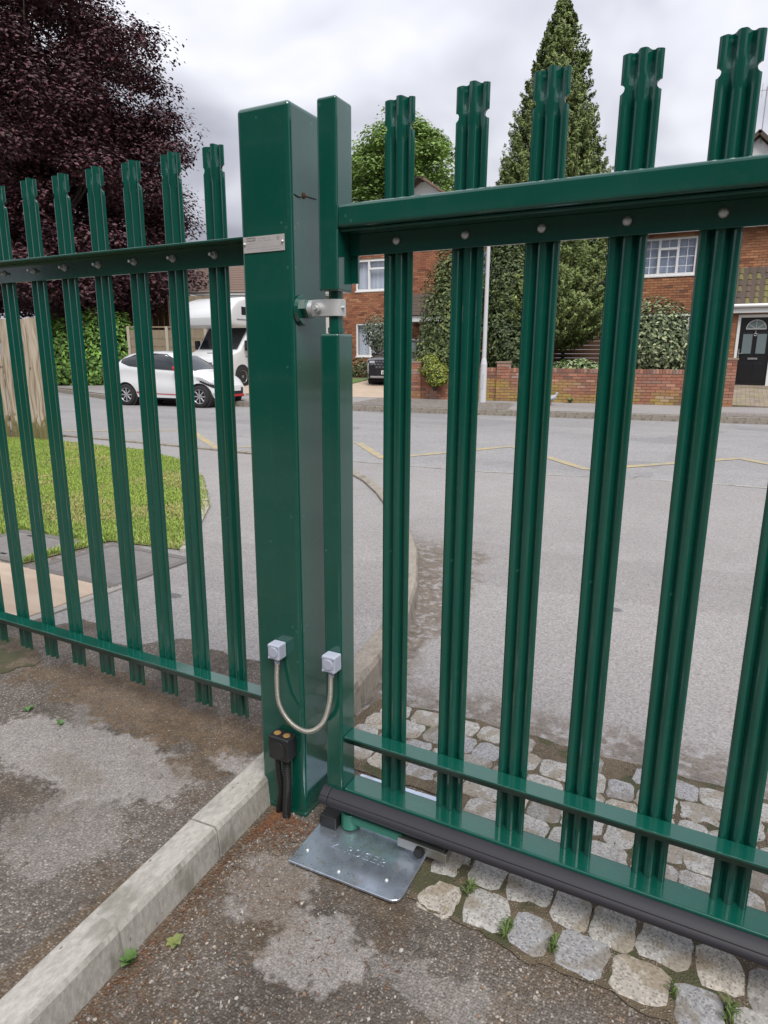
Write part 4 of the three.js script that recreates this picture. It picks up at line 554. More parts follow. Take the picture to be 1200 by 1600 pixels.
function roofCourses(W, len, pitch, n) { const l = []; for (let k = 0; k < n; k++) { const a = k / n * len, c = Math.cos(pitch), s = Math.sin(pitch); const g = bx(W, 0.022, len / n + 0.05, 0, 0, 0); g.rotateX(pitch - 0.04); g.translate(0, s * (a + len / n / 2) + 0.02, -c * (a + len / n / 2)); l.push(g); } return merge(l); }
{ // left brick house, gable to the road
  const x0 = -13.95, y0 = 0.42, W = 7.3, H = 4.85, z = -22.7; const t = thing('brick_house', 'red brick house with a white boarded gable and tiled porch', 'house', [x0, y0, z]); const R = rng(81);
  const op = [[0.76, 2.22, 3.50, 4.66], [0.76, 2.2, 0.95, 2.24], [3.62, 4.75, 0, 2.2], [5.0, 6.7, 3.5, 4.66]];
  part('wall', wallShell(W, H, 7, op), mortar, t); const b = part('brickwork', merge(bricks(W, H, op, palH1, R).map(q => q[0])), brickM, t); b.userData.kind = 'stuff';
  windowUnit(t, 0.76, 2.22, 3.50, 4.66, -0.03, [0.40, 0.60], { fan: 1 }); windowUnit(t, 0.76, 2.2, 0.95, 2.24, -0.03, [0.45, 0.55], {}); windowUnit(t, 5.0, 6.7, 3.5, 4.66, -0.03, [0.4, 0.6], { fan: 1 });
  const gp = []; for (let k = 0; k < 12; k++) { const y = H + k * 0.2, ya = y + 0.2, w = W / 2 * (1 - (k * 0.2) / 2.45), wb = Math.max(0.02, W / 2 * (1 - ((k + 1) * 0.2) / 2.45)); gp.push(extrudeXY([[W / 2 - w, y], [W / 2 + w, y], [W / 2 + wb, ya], [W / 2 - wb, ya]], 0.0, 0.02 + (k % 2) * 0.004)); }
  part('gable_boards', merge(gp), whiteP, t); part('gable_wall', extrudeXY([[0.02, H - 0.02], [W - 0.02, H - 0.02], [W / 2, H + 2.42]], -0.2, -0.02), mortar, t);
  const rp = Math.atan2(2.45, W / 2), rl = (W / 2 + 0.3) / Math.cos(rp); for (const s of [-1, 1]) { const g = roofCourses(7.6, rl, rp, 14); g.rotateY(s * Math.PI / 2); g.translate(s < 0 ? -0.3 : W + 0.3, H - 0.18, -3.3); part('roof', g, roofTile, t); }
  for (const s of [-1, 1]) { const v = bx(rl - 0.3, 0.10, 0.12, 0, 0, 0); v.rotateZ(-s * rp); v.translate(W / 2 + s * W / 4, H + 1.30, 0.06); part('verge', v, M(0.22, 0.15, 0.10, 0.9), t); }
  const pf = part('porch', merge([span(3.3, 5.9, 2.22, 2.42, 0.0, 1.0), span(3.32, 3.44, 0, 2.2, 0.86, 0.98), span(5.7, 5.82, 0, 2.2, 0.86, 0.98)]), whiteP, t); const pr = roofCourses(2.75, 1.25, 0.72, 6); pr.translate(4.6, 2.44, 1.05); part('porch_roof', pr, roofTile, pf);
  const d = part('front_door', merge([span(3.64, 4.73, 0, 2.18, -0.08, -0.03), span(3.75, 3.95, 1.0, 2.0, -0.03, -0.01), span(4.42, 4.62, 1.0, 2.0, -0.03, -0.01)]), whiteP, t); part('door_glass', merge([span(3.99, 4.38, 1.1, 2.0, -0.03, -0.02)]), dark, d);
  part('floor_slab', span(0.3, W - 0.3, 2.7, 2.85, -6.7, -0.3), curtain, t); part('ceiling_slab', span(0.3, W - 0.3, H - 0.1, H - 0.02, -6.7, -0.3), curtain, t);
}
{ // right brick house with projecting porch wing
  const x0 = -2.65, y0 = 0.5, W = 8.6, H = 4.78, z = -21.9; const t = thing('brick_house', 'orange brick house with black front door and mossy tiled lean-to roof', 'house', [x0, y0, z]); const R = rng(82);
  const op = [[0.33, 1.93, 3.37, 4.47], [0.33, 1.93, 0.95, 2.2]]; part('wall', wallShell(W, H, 7, op), mortar, t); part('brickwork', merge(bricks(W, H, op, palH2, R).map(q => q[0])), brickM, t).userData.kind = 'stuff';
  windowUnit(t, 0.33, 1.93, 3.37, 4.47, -0.03, [0.333, 0.334, 0.333], { fan: 1, bars: [2, 4], curtain: M(0.42, 0.46, 0.55, 0.9) }); windowUnit(t, 0.33, 1.93, 0.95, 2.2, -0.03, [0.333, 0.334, 0.333], { bars: [2, 4] });
  for (const s of [0, 1]) { const g = roofCourses(W + 0.5, 4.25, 0.5, 15); if (s) { g.rotateY(Math.PI); g.translate(W / 2, H - 0.12, -7.2); } else g.translate(W / 2, H - 0.12, 0.3); part('roof', g, roofTile, t); }
  part('fascia', span(-0.25, W + 0.25, H - 0.2, H - 0.02, 0.24, 0.28), whiteP, t); part('ceiling_slab', span(0.3, W - 0.3, H - 0.1, H - 0.02, -6.7, -0.3), curtain, t); part('floor_slab', span(0.3, W - 0.3, 2.6, 2.75, -6.7, -0.3), curtain, t);
  // wing
  const dx = 3.28, wx0 = 2.82, wz = 1.0, wh = 2.12, wop = [[dx - wx0, dx - wx0 + 0.97, 0, 2.08], [2.6, 5.2, 0, 2.05]];
  const wg = wallShell(W - wx0, wh, 0.94, wop, 0.12); wg.translate(wx0, 0, wz); part('wing_wall', wg, mortar, t); const bw = merge(bricks(W - wx0, wh, wop, palH2, R).map(q => q[0])); bw.translate(wx0, 0, wz); part('wing_brickwork', bw, brickM, t).userData.kind = 'stuff';
  part('canopy_fascia', merge([span(wx0 - 0.12, W + 0.1, wh + 0.0, wh + 0.13, wz - 0.02, wz + 0.22, 0.004), span(wx0 - 0.08, W + 0.1, wh + 0.13, wh + 0.2, wz - 0.02, wz + 0.16, 0.004)]), whiteP, t); part('gutter', (() => { const g = cyl(0.055, 0.055, W - wx0 + 0.2, wx0 + (W - wx0) / 2, wh + 0.19, wz + 0.26, 14, 'x'); return g; })(), whiteP, t);
  part('flashing', span(wx0 - 0.05, W, 3.34, 3.46, 0.016, 0.05, 0.004), M(0.62, 0.62, 0.62, 0.6), t);
  // pantiles on the lean-to: each one a part
  const lt = part('lean_to_roof', (() => { const g = bx(W - wx0 + 0.1, 0.03, 1.62, 0, 0, 0); g.rotateX(0.78); g.translate(wx0 + (W - wx0) / 2, wh + 0.2 + 0.57, 0.66); return g; })(), roofTile, t);
  const tileG = (() => { const rows = []; for (let j = 0; j <= 1; j++) { const r = []; for (let i = 0; i <= 8; i++) { const u = i / 8; r.push([u * 0.235 - 0.117, 0.022 * Math.sin(u * 6.283 + 0.6) + (j ? 0.0 : 0.012), j ? -0.31 : 0]); } rows.push(r); } const a = quadMesh(rows.slice().reverse()); const f = []; for (let i = 0; i <= 8; i++) f.push(rows[0][i]); const lip = quadMesh([f.map(p => [p[0], p[1] - 0.018, p[2]]), f]); return merge([a, lip]); })();
  const tm = [[0.10, 0.075, 0.055], [0.075, 0.058, 0.046], [0.13, 0.11, 0.05], [0.15, 0.14, 0.05], [0.09, 0.07, 0.06]].map(c => M(...c, 0.95, { side: THREE.DoubleSide }));
  for (let r = 0; r < 6; r++) for (let k = 0; k < 22; k++) { const q = part('tile', tileG, tm[(hsh(k, r, 5) < 0.35 + 0.4 * ss(0.5, 0.6, vn(k * 0.5, r * 0.7, 9)) ? 2 + ((hsh(k, r, 8) * 2) | 0) : (hsh(k, r, 7) * 2) | 0)], lt); const s = 0.0 + r * 0.262; q.position.set(wx0 + 0.02 + k * 0.225, wh + 0.235 + s * Math.sin(0.78), wz + 0.22 - s * Math.cos(0.78)); q.rotation.x = 0.74; }
  // door
  const fr = part('door_frame', merge([span(dx, dx + 0.075, 0.02, 2.08, wz - 0.09, wz + 0.035, 0.004), span(dx + 0.895, dx + 0.97, 0.02, 2.08, wz - 0.09, wz + 0.035, 0.004), span(dx + 0.075, dx + 0.895, 2.0, 2.08, wz - 0.09, wz + 0.035, 0.004), span(dx - 0.02, dx + 0.99, -0.05, 0.06, wz - 0.09, wz + 0.06, 0.004)]), whiteP, t);
  const bl = M(0.012, 0.012, 0.014, 0.3); const leafP = [span(dx + 0.077, dx + 0.893, 0.062, 1.998, wz - 0.06, wz - 0.015, 0.003)]; for (const s of [0, 1]) { leafP.push(span(dx + 0.16 + s * 0.36, dx + 0.44 + s * 0.36, 0.2, 0.72, wz - 0.02, wz - 0.006, 0.004)); leafP.push(span(dx + 0.15 + s * 0.36, dx + 0.45 + s * 0.36, 0.95, 1.58, wz - 0.02, wz - 0.007, 0.004)); }
  const dr = part('front_door', merge(leafP), bl, t, 'black panelled front door with arched fanlight');
  const leadM = M(0.20, 0.25, 0.26, 0.15, { metalness: 0.2 }); for (const s of [0, 1]) part('door_pane', merge([span(dx + 0.18 + s * 0.36, dx + 0.42 + s * 0.36, 0.99, 1.54, wz - 0.009, wz - 0.004)]), leadM, dr);
  { const sh2 = new THREE.Shape(); sh2.absarc(dx + 0.485, 1.68, 0.25, 0, Math.PI, false); sh2.closePath(); const g = new THREE.ExtrudeGeometry(sh2, { depth: 0.012, bevelEnabled: false, curveSegments: 16 }); g.translate(0, 0, wz - 0.016); const fl = part('fanlight', g, leadM, dr); const rib = [new THREE.TorusGeometry(0.25, 0.012, 6, 20, Math.PI).translate(dx + 0.485, 1.68, wz - 0.004), span(dx + 0.235, dx + 0.735, 1.668, 1.692, wz - 0.014, wz + 0.002)]; for (const a of [0.6, 1.57, 2.54]) { const q = bx(0.25, 0.012, 0.012, 0.125, 0, 0); q.rotateZ(a); q.translate(dx + 0.485, 1.68, wz - 0.003); rib.push(q); } part('glazing_lead', merge(rib), M(0.5, 0.5, 0.48, 0.4), fl); }
  const chrome = M(0.75, 0.75, 0.75, 0.2, { metalness: 0.9 }); part('knocker', merge([new THREE.TorusGeometry(0.035, 0.010, 8, 18).translate(dx + 0.485, 1.52, wz + 0.008), span(dx + 0.47, dx + 0.5, 1.55, 1.63, wz - 0.015, wz + 0.014, 0.004)]), chrome, dr); part('letterbox', span(dx + 0.36, dx + 0.61, 0.82, 0.87, wz - 0.016, wz + 0.004, 0.004), chrome, dr); part('door_handle', merge([span(dx + 0.10, dx + 0.125, 0.88, 1.12, wz - 0.015, wz + 0.0, 0.004), span(dx + 0.10, dx + 0.22, 0.98, 1.0, wz + 0.0, wz + 0.03, 0.004)]), chrome, dr);
  part('door_step', span(dx - 0.05, dx + 1.0, -0.1, -0.02, wz - 0.08, wz + 0.25), M(0.05, 0.05, 0.052, 0.8), t);
  part('doorbell_lamp', merge([cyl(0.035, 0.045, 0.10, dx + 1.08, 1.42, wz + 0.06, 12)]), M(0.5, 0.02, 0.02, 0.4), t);
}
// block paving of the right hand drive
{
  const g = structGroup('block_paving'); const R = rng(83), l = [], n0 = 0; const pal = [[0.26, 0.21, 0.165], [0.30, 0.245, 0.19], [0.21, 0.17, 0.135], [0.24, 0.22, 0.12]];
  const bm = pal.map(c => M(...c, 0.95)), bg = bx(0.196, 0.04, 0.096, 0, 0, 0, 0.006, 1); let c = 0; const rest = [];
  for (let r = 0; r < 40; r++) for (let k = 0; k < 20; k++) { const x = 0.72 + k * 0.204 + (r % 2) * 0.1, z = -16.98 - r * 0.1; const y = gy(x, z) + 0.0, k4 = (R() * 4) | 0; if (x < 2.6 && c < 300 && R() < 1) { const m = part('paving_block', bg, bm[k4], g); m.position.set(x, y - 0.004, z); m.rotation.x = 0.09; c++; } else { const q = bg.clone(); q.translate(x, y - 0.004, z); rest.push(tint(q, pal[k4])); } }
  const s = part('paving_blocks', merge(rest), brickM, g); s.userData.kind = 'stuff';
}
// ---------- garden wall ----------
{
  const t = thing('garden_wall', 'low weathered brick garden wall with yellow lichen along its foot', 'wall', [-7.34, 0.12, -15.6], Math.atan2(0.15, 1)); const L = 7.98, H = 0.825, R = rng(84);
  const pal = [[0.30, 0.125, 0.08], [0.36, 0.165, 0.11], [0.26, 0.12, 0.085], [0.20, 0.10, 0.085], [0.38, 0.20, 0.14], [0.30, 0.19, 0.15]];
  const stain = (c, x, y, R2) => { const m = ss(0.62, 0.18, y + (fbm(x * 1.3, y * 2, 61, 3) - 0.5) * 0.9) * ss(0.35, 0.6, fbm(x * 2.1 + 3, y * 3, 63, 3) + 0.12) * (x > 1.9 ? 1 : 0.25); c = mix3(c, [0.40, 0.31, 0.07], 0.8 * m * (0.6 + 0.5 * R2())); const w = ss(0.6, 0.75, fbm(x * 3, y * 5, 67, 3)); return mix3(c, [0.42, 0.33, 0.28], 0.5 * w); };
  part('core', span(0, L, -0.2, H, -0.21, -0.008), mortar, t);
  const bs = bricks(L, H, [], pal, R, { stain }).sort((a, b) => b[1] - a[1]); bs.slice(0, 190).forEach(b => part('brick', b[0], brickM, t)); part('bricks', merge(bs.slice(190).map(b => b[0])), brickM, t).userData.kind = 'stuff';
  const cop = []; for (let k = 0; k < L / 0.075; k++) { const c = pal[(R() * 6) | 0], q = 0.75 + 0.4 * R(); cop.push(tint(bx(0.064, 0.105, 0.235, 0.037 + k * 0.075, H + 0.062 + (R() - 0.5) * 0.006, -0.10, 0.004, 1), [c[0] * q, c[1] * q, c[2] * q])); }
  cop.reverse().slice(0, 105).forEach(g => part('coping_brick', g, brickM, t)); if (cop.length > 105) part('coping_bricks', merge(cop.slice(105)), brickM, t).userData.kind = 'stuff'; part('coping_bed', span(0, L, H, H + 0.1, -0.2, -0.004), mortar, t);
  for (const [x, h] of [[2.42, 1.06], [7.83, 1.18], [-0.02, 1.05]]) { const p = part('pier', span(x, x + 0.325, -0.2, h, -0.27, 0.055), mortar, t); const bb = bricks(0.325, h, [], pal, R, { stain: (c, a, y, r) => stain(c, x, y, r) }).map(q => q[0]); const g = merge(bb); g.translate(x, 0, 0.06); part('pier_bricks', g, brickM, p); part('pier_cap', span(x - 0.02, x + 0.345, h, h + 0.05, -0.29, 0.085, 0.006), M(0.28, 0.2, 0.15, 0.95), p); }
}
// ---------- lamp column ----------
{
  const t = thing('lamp_post', 'pale grey steel lamp column standing against the brick garden wall', 'lamp post', [-5.12, gy(-5.12, -15.38), -15.36]); const m = M(0.55, 0.56, 0.58, 0.55);
  part('base_section', merge([cyl(0.092, 0.085, 1.0, 0, 0.48, 0, 20), cyl(0.085, 0.055, 0.16, 0, 1.06, 0, 20)]), m, t); part('column', cyl(0.055, 0.042, 4.1, 0, 3.18, 0, 18), m, t); part('cap', cyl(0.046, 0.03, 0.06, 0, 5.25, 0, 16), m, t); part('door_panel', bx(0.08, 0.4, 0.02, 0, 0.55, 0.085, 0.004), M(0.5, 0.51, 0.53, 0.6), t);
}
// ---------- timber fences ----------
const paleWood = texMat(woodTex([0.30, 0.225, 0.165], [0.47, 0.385, 0.31], 31), 0.9, 0.002), greyWood = texMat(woodTex([0.17, 0.13, 0.085], [0.30, 0.245, 0.17], 35), 0.9, 0.002), brownWood = texMat(woodTex([0.085, 0.042, 0.022], [0.15, 0.08, 0.045], 39), 0.9, 0.002);
const mossWood = texMat(texPair(256, 1024, (i, j, o) => { const x = i / 256, y = j / 1024; const w = fbm(x * 3, y * 3, 31, 3), g = fbm(x * 38 + w * 6, y * 4, 33, 4), f = vn(x * 180, y * 12, 36); let c = mix3([0.22, 0.155, 0.105], [0.54, 0.45, 0.37], ss(0.25, 0.75, 0.7 * g + 0.3 * f)); const kn = Math.hypot(x - 0.4, (y - 0.55) * 3.4); c = mix3(c, [0.14, 0.09, 0.06], 0.8 * ss(0.05, 0.02, kn)); const m = ss(0.02, -0.06, y - 0.16 + (fbm(x * 12, y * 26, 39, 4) - 0.5) * 0.30); c = mix3(c, mix3([0.10, 0.095, 0.03], [0.20, 0.17, 0.06], g), m * 0.9); o[0] = c[0]; o[1] = c[1]; o[2] = c[2]; o[3] = g; }), 0.9, 0.002);
function boardFence(label, p0, p1, yb, yt, bw, mat, seed, o = {}) {
  const dx = p1[0] - p0[0], dz = p1[1] - p0[1], Ln = Math.hypot(dx, dz), t = thing('timber_fence', label, 'fence', [p0[0], yb, p0[1]], -Math.atan2(dz, dx)); const R = rng(seed), n = Math.round(Ln / bw), H = yt - yb;
  for (let k = 0; k < n; k++) { const h = H + (R() - 0.5) * 0.03, g = bx(bw - 0.006, h, 0.02, 0, h / 2, 0, 0.003, 1), u = g.attributes.uv, p = g.attributes.position, ou = R(); for (let i = 0; i < p.count; i++) u.setXY(i, ou + p.getX(i) * 1.2, p.getY(i) / 1.9); const q = part('board', g, mat, t); q.position.set((k + 0.5) * Ln / n, -0.02 + 0.02 * R(), (k % 2) * 0.03); q.rotation.y = 0.05; }
  for (const y of o.rails || [0.3, H - 0.3]) part('rail', bx(Ln, 0.07, 0.04, Ln / 2, y, -0.035), mat, t); return t;
}
boardFence('pale new close board fence with mossy foot at the lawn edge', [-11.8, -4.42], [-7.95, -4.78], 0.08, 1.80, 0.19, mossWood, 91);
boardFence('weathered grey vertical board fence above the slatted panel', [-21.2, -20.4], [-19.4, -21.1], 1.0, 3.85, 0.13, greyWood, 92);
boardFence('dark brown board fence between the hedge and tan house', [-26.8, -21.2], [-22.4, -22.6], 1.2, 4.2, 0.15, brownWood, 93);
{ // slatted panels with posts
  const t = thing('slat_fence', 'grey timber fence of overlapped horizontal slats behind the white car', 'fence', [-20.75, 0.45, -17.75], 0.43); for (const x of [0, 1.55, 3.1]) part('post', bx(0.11, 2.05, 0.11, x, 1.0, 0, 0.004), M(0.40, 0.36, 0.29, 0.9), t);
  for (let b = 0; b < 2; b++) { for (let k = 0; k < 11; k++) { const g = boxUV(bx(1.42, 0.17, 0.012, b * 1.55 + 0.775, 0.25 + k * 0.155, 0.0), 1); const q = part('slat', g, greyWood, t); q.rotation.x = 0; q.position.z = (k % 2) * 0.012; } part('capping', bx(1.44, 0.05, 0.07, b * 1.55 + 0.775, 2.0, 0.005), greyWood, t); }
}
{ // horizontal slat fence behind the conifer
  const t = thing('slat_fence', 'dark brown horizontal slat fence between the two houses', 'fence', [-6.2, 0.5, -20.9]); for (const x of [0, 1.85, 3.5]) part('post', bx(0.1, 1.85, 0.1, x, 0.9, 0), M(0.03, 0.024, 0.02, 0.9), t); for (let b = 0; b < 2; b++) for (let k = 0; k < 13; k++) part('slat', boxUV(bx(b ? 1.54 : 1.74, 0.125, 0.016, b ? 2.675 : 0.925, 0.12 + k * 0.132, 0.02), 1), brownWood, t).rotation.x = 0;
}
const carGlassB = M(0.02, 0.024, 0.028, 0.08);
// ---------- bungalow and tan house far left ----------
{
  const t = thing('bungalow', 'white bungalow with brown tiled roof behind the motorhome', 'house', [-25.4, 0.55, -25.8], 0.28); const W = 9.5, H = 4.1, op = [[2.3, 4.2, 2.6, 3.75], [5.6, 7.2, 3.0, 3.75]]; part('wall', wallShell(W, H, 7, op), M(0.62, 0.60, 0.56, 0.9), t); windowUnit(t, 2.3, 4.2, 2.6, 3.75, -0.03, [0.5, 0.5], { fan: 1 }); windowUnit(t, 5.6, 7.2, 3.0, 3.75, -0.03, [0.33, 0.34, 0.33], {});
  const tr = M(0.17, 0.115, 0.09, 0.9); for (const s of [0, 1]) { const g = roofCourses(W + 0.6, 4.4, 0.5, 14); if (s) { g.rotateY(Math.PI); g.translate(W / 2, H - 0.1, -7.3); } else g.translate(W / 2, H - 0.1, 0.4); part('roof', g, tr, t); } part('fascia', merge([span(-0.3, W + 0.3, H - 0.22, H - 0.04, 0.34, 0.38), span(-0.3, W + 0.3, H - 0.3, H - 0.24, 0.0, 0.34)]), whiteP, t);
  part('gable', extrudeXY([[0, H], [7, H], [3.5, H + 1.9]], -0.1, 0).rotateY(-Math.PI / 2).translate(0, 0, -7), M(0.62, 0.6, 0.56, 0.9), t);
  const b = thing('outbuilding', 'small white lean-to shed in front of the bungalow', 'shed', [-23.6, 0.55, -23.2], 0.3); part('wall', extrudeXY([[0, 0], [1.7, 0], [1.7, 2.7], [0.5, 3.75], [0, 3.3]], -1.5, 0), M(0.62, 0.62, 0.60, 0.85), b); part('corner_post', span(0.42, 0.55, 0, 3.6, 0, 0.06), whiteP, b);
  const h = thing('tan_house', 'tan rendered house wall seen under the purple tree', 'house', [-36.5, 0.5, -26.5], 0.42); part('wall', span(0, 11, 0, 5.2, -6, 0), M(0.42, 0.29, 0.20, 0.9), h); const g = roofCourses(11.6, 4, 0.6, 12); g.translate(5.5, 5.1, 0.4); part('roof', g, tr, h); part('downpipe', cyl(0.05, 0.05, 5, 7.2, 2.6, 0.08, 10), whiteP, h);
  const f = thing('far_house', 'distant house with white gable and roof aerial beyond the rooftops', 'house', [0.55, 1.0, -31]); part('wall', span(-1.9, 6, 0, 6.6, -7, -0.31), M(0.6, 0.58, 0.54, 0.9), f);
  part('gable', extrudeXY([[-2.4, 6.55], [2.4, 6.55], [0, 8.95]], -0.3, 0.02), whiteP, f); for (const s of [-1, 1]) { const gg = bx(3.6, 0.14, 7.4, 0, 0, 0); gg.rotateZ(-s * 0.785); gg.translate(s * 1.25, 7.85, -3.4); part('roof', gg, roofTile, f); }
  const ae = [cyl(0.018, 0.018, 2.0, 0.06, 9.7, 0.1, 8), cyl(0.012, 0.012, 1.3, 0.5, 10.6, 0.1, 6, 'x')]; for (let k = 0; k < 7; k++) ae.push(cyl(0.008, 0.008, 0.5 - 0.03 * k, -0.1 + k * 0.18, 10.6, 0.1, 5, 'y')); part('aerial', merge(ae), M(0.35, 0.35, 0.36, 0.5, { metalness: 0.5 }), f);
  // the building behind the photographer, mirrored by the gloss paint
  const sc = thing('school_building', 'long dark brick building with many windows behind the gate yard', 'building', [-16, 0, 10.5]); part('wall', span(0, 36, 0, 6.4, 0, 8), M(0.12, 0.105, 0.09, 0.9), sc); part('roof', span(-0.4, 36.4, 6.4, 6.8, -0.5, 8.4), roofTile, sc); for (let k = 0; k < 11; k++) for (const y of [0.9, 3.9]) { const w = part('window', span(1 + k * 3.2, 3.2 + k * 3.2, y, y + 1.6, -0.03, -0.004), carGlassB, sc); part('frame', merge([span(0.95 + k * 3.2, 3.25 + k * 3.2, y - 0.07, y, -0.06, -0.004), span(0.95 + k * 3.2, 3.25 + k * 3.2, y + 1.6, y + 1.67, -0.06, -0.004), span(2.07 + k * 3.2, 2.13 + k * 3.2, y, y + 1.6, -0.06, -0.031)]), whiteP, w); }
}
// ---------- vehicles ----------
function interp(p, x) { if (x <= p[0][0]) return p[0][1]; for (let i = 0; i < p.length - 1; i++) if (x <= p[i + 1][0]) { const t = (x - p[i][0]) / (p[i + 1][0] - p[i][0]); return mix(p[i][1], p[i + 1][1], t); } return p[p.length - 1][1]; }
function smooth(p, x, d = 0.05) { let s = 0; for (let k = -2; k <= 2; k++) s += interp(p, x + k * d * 0.5); return s / 5; }
function carShape(s) { // x forward, y up, z to the right-hand side
  const top = x => smooth(s.top, x, 0.07), sho = x => Math.min(smooth(s.shoulder, x, 0.1), top(x) - 0.05), w = x => smooth(s.half, x, 0.12);
  const bot = x => { let b = smooth(s.bottom, x, 0.1); for (const [cx, r] of s.arches) { const d = Math.abs(x - cx); if (d < r) b = Math.max(b, s.wheelY + Math.sqrt(r * r - d * d)); } return b; };
  const Wd = (x, y) => { const ys = sho(x), yt = top(x), h = w(x); if (y <= ys) { const t = (ys - y) / (ys - 0.15); return h * (1 - 0.05 * t * t - 0.012 * Math.sin(t * 9)); } const t = Math.min(1, (y - ys) / (yt - ys)); return h * Math.pow(Math.max(0, 1 - Math.pow(t, s.n)), 1 / s.n) * (1 - s.tumble * (y - ys)); };
  const surfY = (x, z) => { const ys = sho(x), yt = top(x); let lo = ys, hi = yt; for (let k = 0; k < 24; k++) { const m = (lo + hi) / 2; if (Wd(x, m) > Math.abs(z)) lo = m; else hi = m; } return (lo + hi) / 2; };
  const body = () => { const rows = [], N = 110, K = 30; for (let i = 0; i <= N; i++) { const x = mix(s.x0, s.x1, i / N), half = []; const b = bot(x), ys = sho(x), yt = top(x); for (let k = 0; k <= K; k++) { const u = k / K; let y; if (u < 0.4) y = mix(b, Math.max(ys, b), u / 0.4); else { const ph = (u - 0.4) / 0.6 * Math.PI / 2; y = Math.max(b, mix(ys, yt, Math.pow(Math.sin(ph), 1.0))); } half.push([y, k === K ? 0 : Wd(x, y)]); } const r = []; for (const [y, z] of half) r.push([x, y, -z]); for (let k = K - 1; k >= 0; k--) r.push([x, half[k][0], half[k][1]]); rows.push(r); } const cap = (r, rev) => { const cx = r[0][0], g = quadMesh(rev ? [r.map(p => [cx, p[1], p[2]]), r.map(p => [cx, Math.min(p[1], 0.45), 0])] : [r.map(p => [cx, Math.min(p[1], 0.45), 0]), r.map(p => [cx, p[1], p[2]])]); return g; }; return merge([toCreasedNormals(quadMesh(rows), 0.6), cap(rows[0], false), cap(rows[N], true)]); };
  const side = (x0, x1, lo, hi, sgn, off = 0.008, nx = 16, ny = 6) => { const rows = []; for (let j = 0; j <= ny; j++) { const r = []; for (let i = 0; i <= nx; i++) { const x = mix(x0, x1, i / nx), a = typeof lo === 'number' ? lo : interp(lo, x), b = typeof hi === 'number' ? hi : interp(hi, x), y = mix(a, b, j / ny); r.push([x, y, sgn * (Wd(x, y) + off)]); } rows.push(r); } return quadMesh(rows); };
  const deck = (x0, x1, zf, off = 0.008, nx = 12, nz = 14) => { const rows = []; for (let i = 0; i <= nx; i++) { const x = mix(x0, x1, i / nx), zz = zf(x), r = []; for (let j = 0; j <= nz; j++) { const z = mix(-zz, zz, j / nz); r.push([x + off * 0.6, surfY(x, z) + off, z]); } rows.push(r); } return quadMesh(rows); };
  return { top, sho, w, Wd, surfY, body, side, deck };
}
const tyreM = M(0.018, 0.018, 0.019, 0.85), rimM = M(0.5, 0.5, 0.52, 0.3, { metalness: 0.8 }), carGlass = M(0.018, 0.022, 0.026, 0.06), lampM = new THREE.MeshPhysicalMaterial({ color: lin(0.55, 0.57, 0.6), roughness: 0.12, metalness: 0.3, clearcoat: 1 });
function wheel(parent, x, y, z, r, w, sgn, spokes, dk) {
  const pr = [[r * 0.66, -w / 2], [r * 0.93, -w / 2], [r, -w / 2 + 0.03], [r, w / 2 - 0.03], [r * 0.93, w / 2], [r * 0.66, w / 2]].map(p => new THREE.Vector2(...p)); const tg = new THREE.LatheGeometry(pr, 32); tg.rotateX(Math.PI / 2); const t = part('wheel', tg, tyreM, parent); t.position.set(x, y, z);
  const l = [new THREE.TorusGeometry(r * 0.65, 0.012, 8, 32).translate(0, 0, sgn * w * 0.42), cyl(0.05, 0.05, 0.04, 0, 0, sgn * w * 0.36, 16, 'z')]; for (let k = 0; k < spokes; k++) { const g = bx(r * 0.6, 0.035, 0.02, r * 0.33, 0, sgn * w * 0.36, 0.004, 1); g.rotateZ(k / spokes * 6.283); l.push(g); } part('rim', merge(l), rimM, t); part('hub_well', cyl(r * 0.66, r * 0.66, 0.02, 0, 0, sgn * w * 0.15, 24, 'z'), dark, t);
}
const ds = g => g;
const fontB = await new FontLoader().loadAsync('fonts/droid/droid_sans_bold.typeface.json');
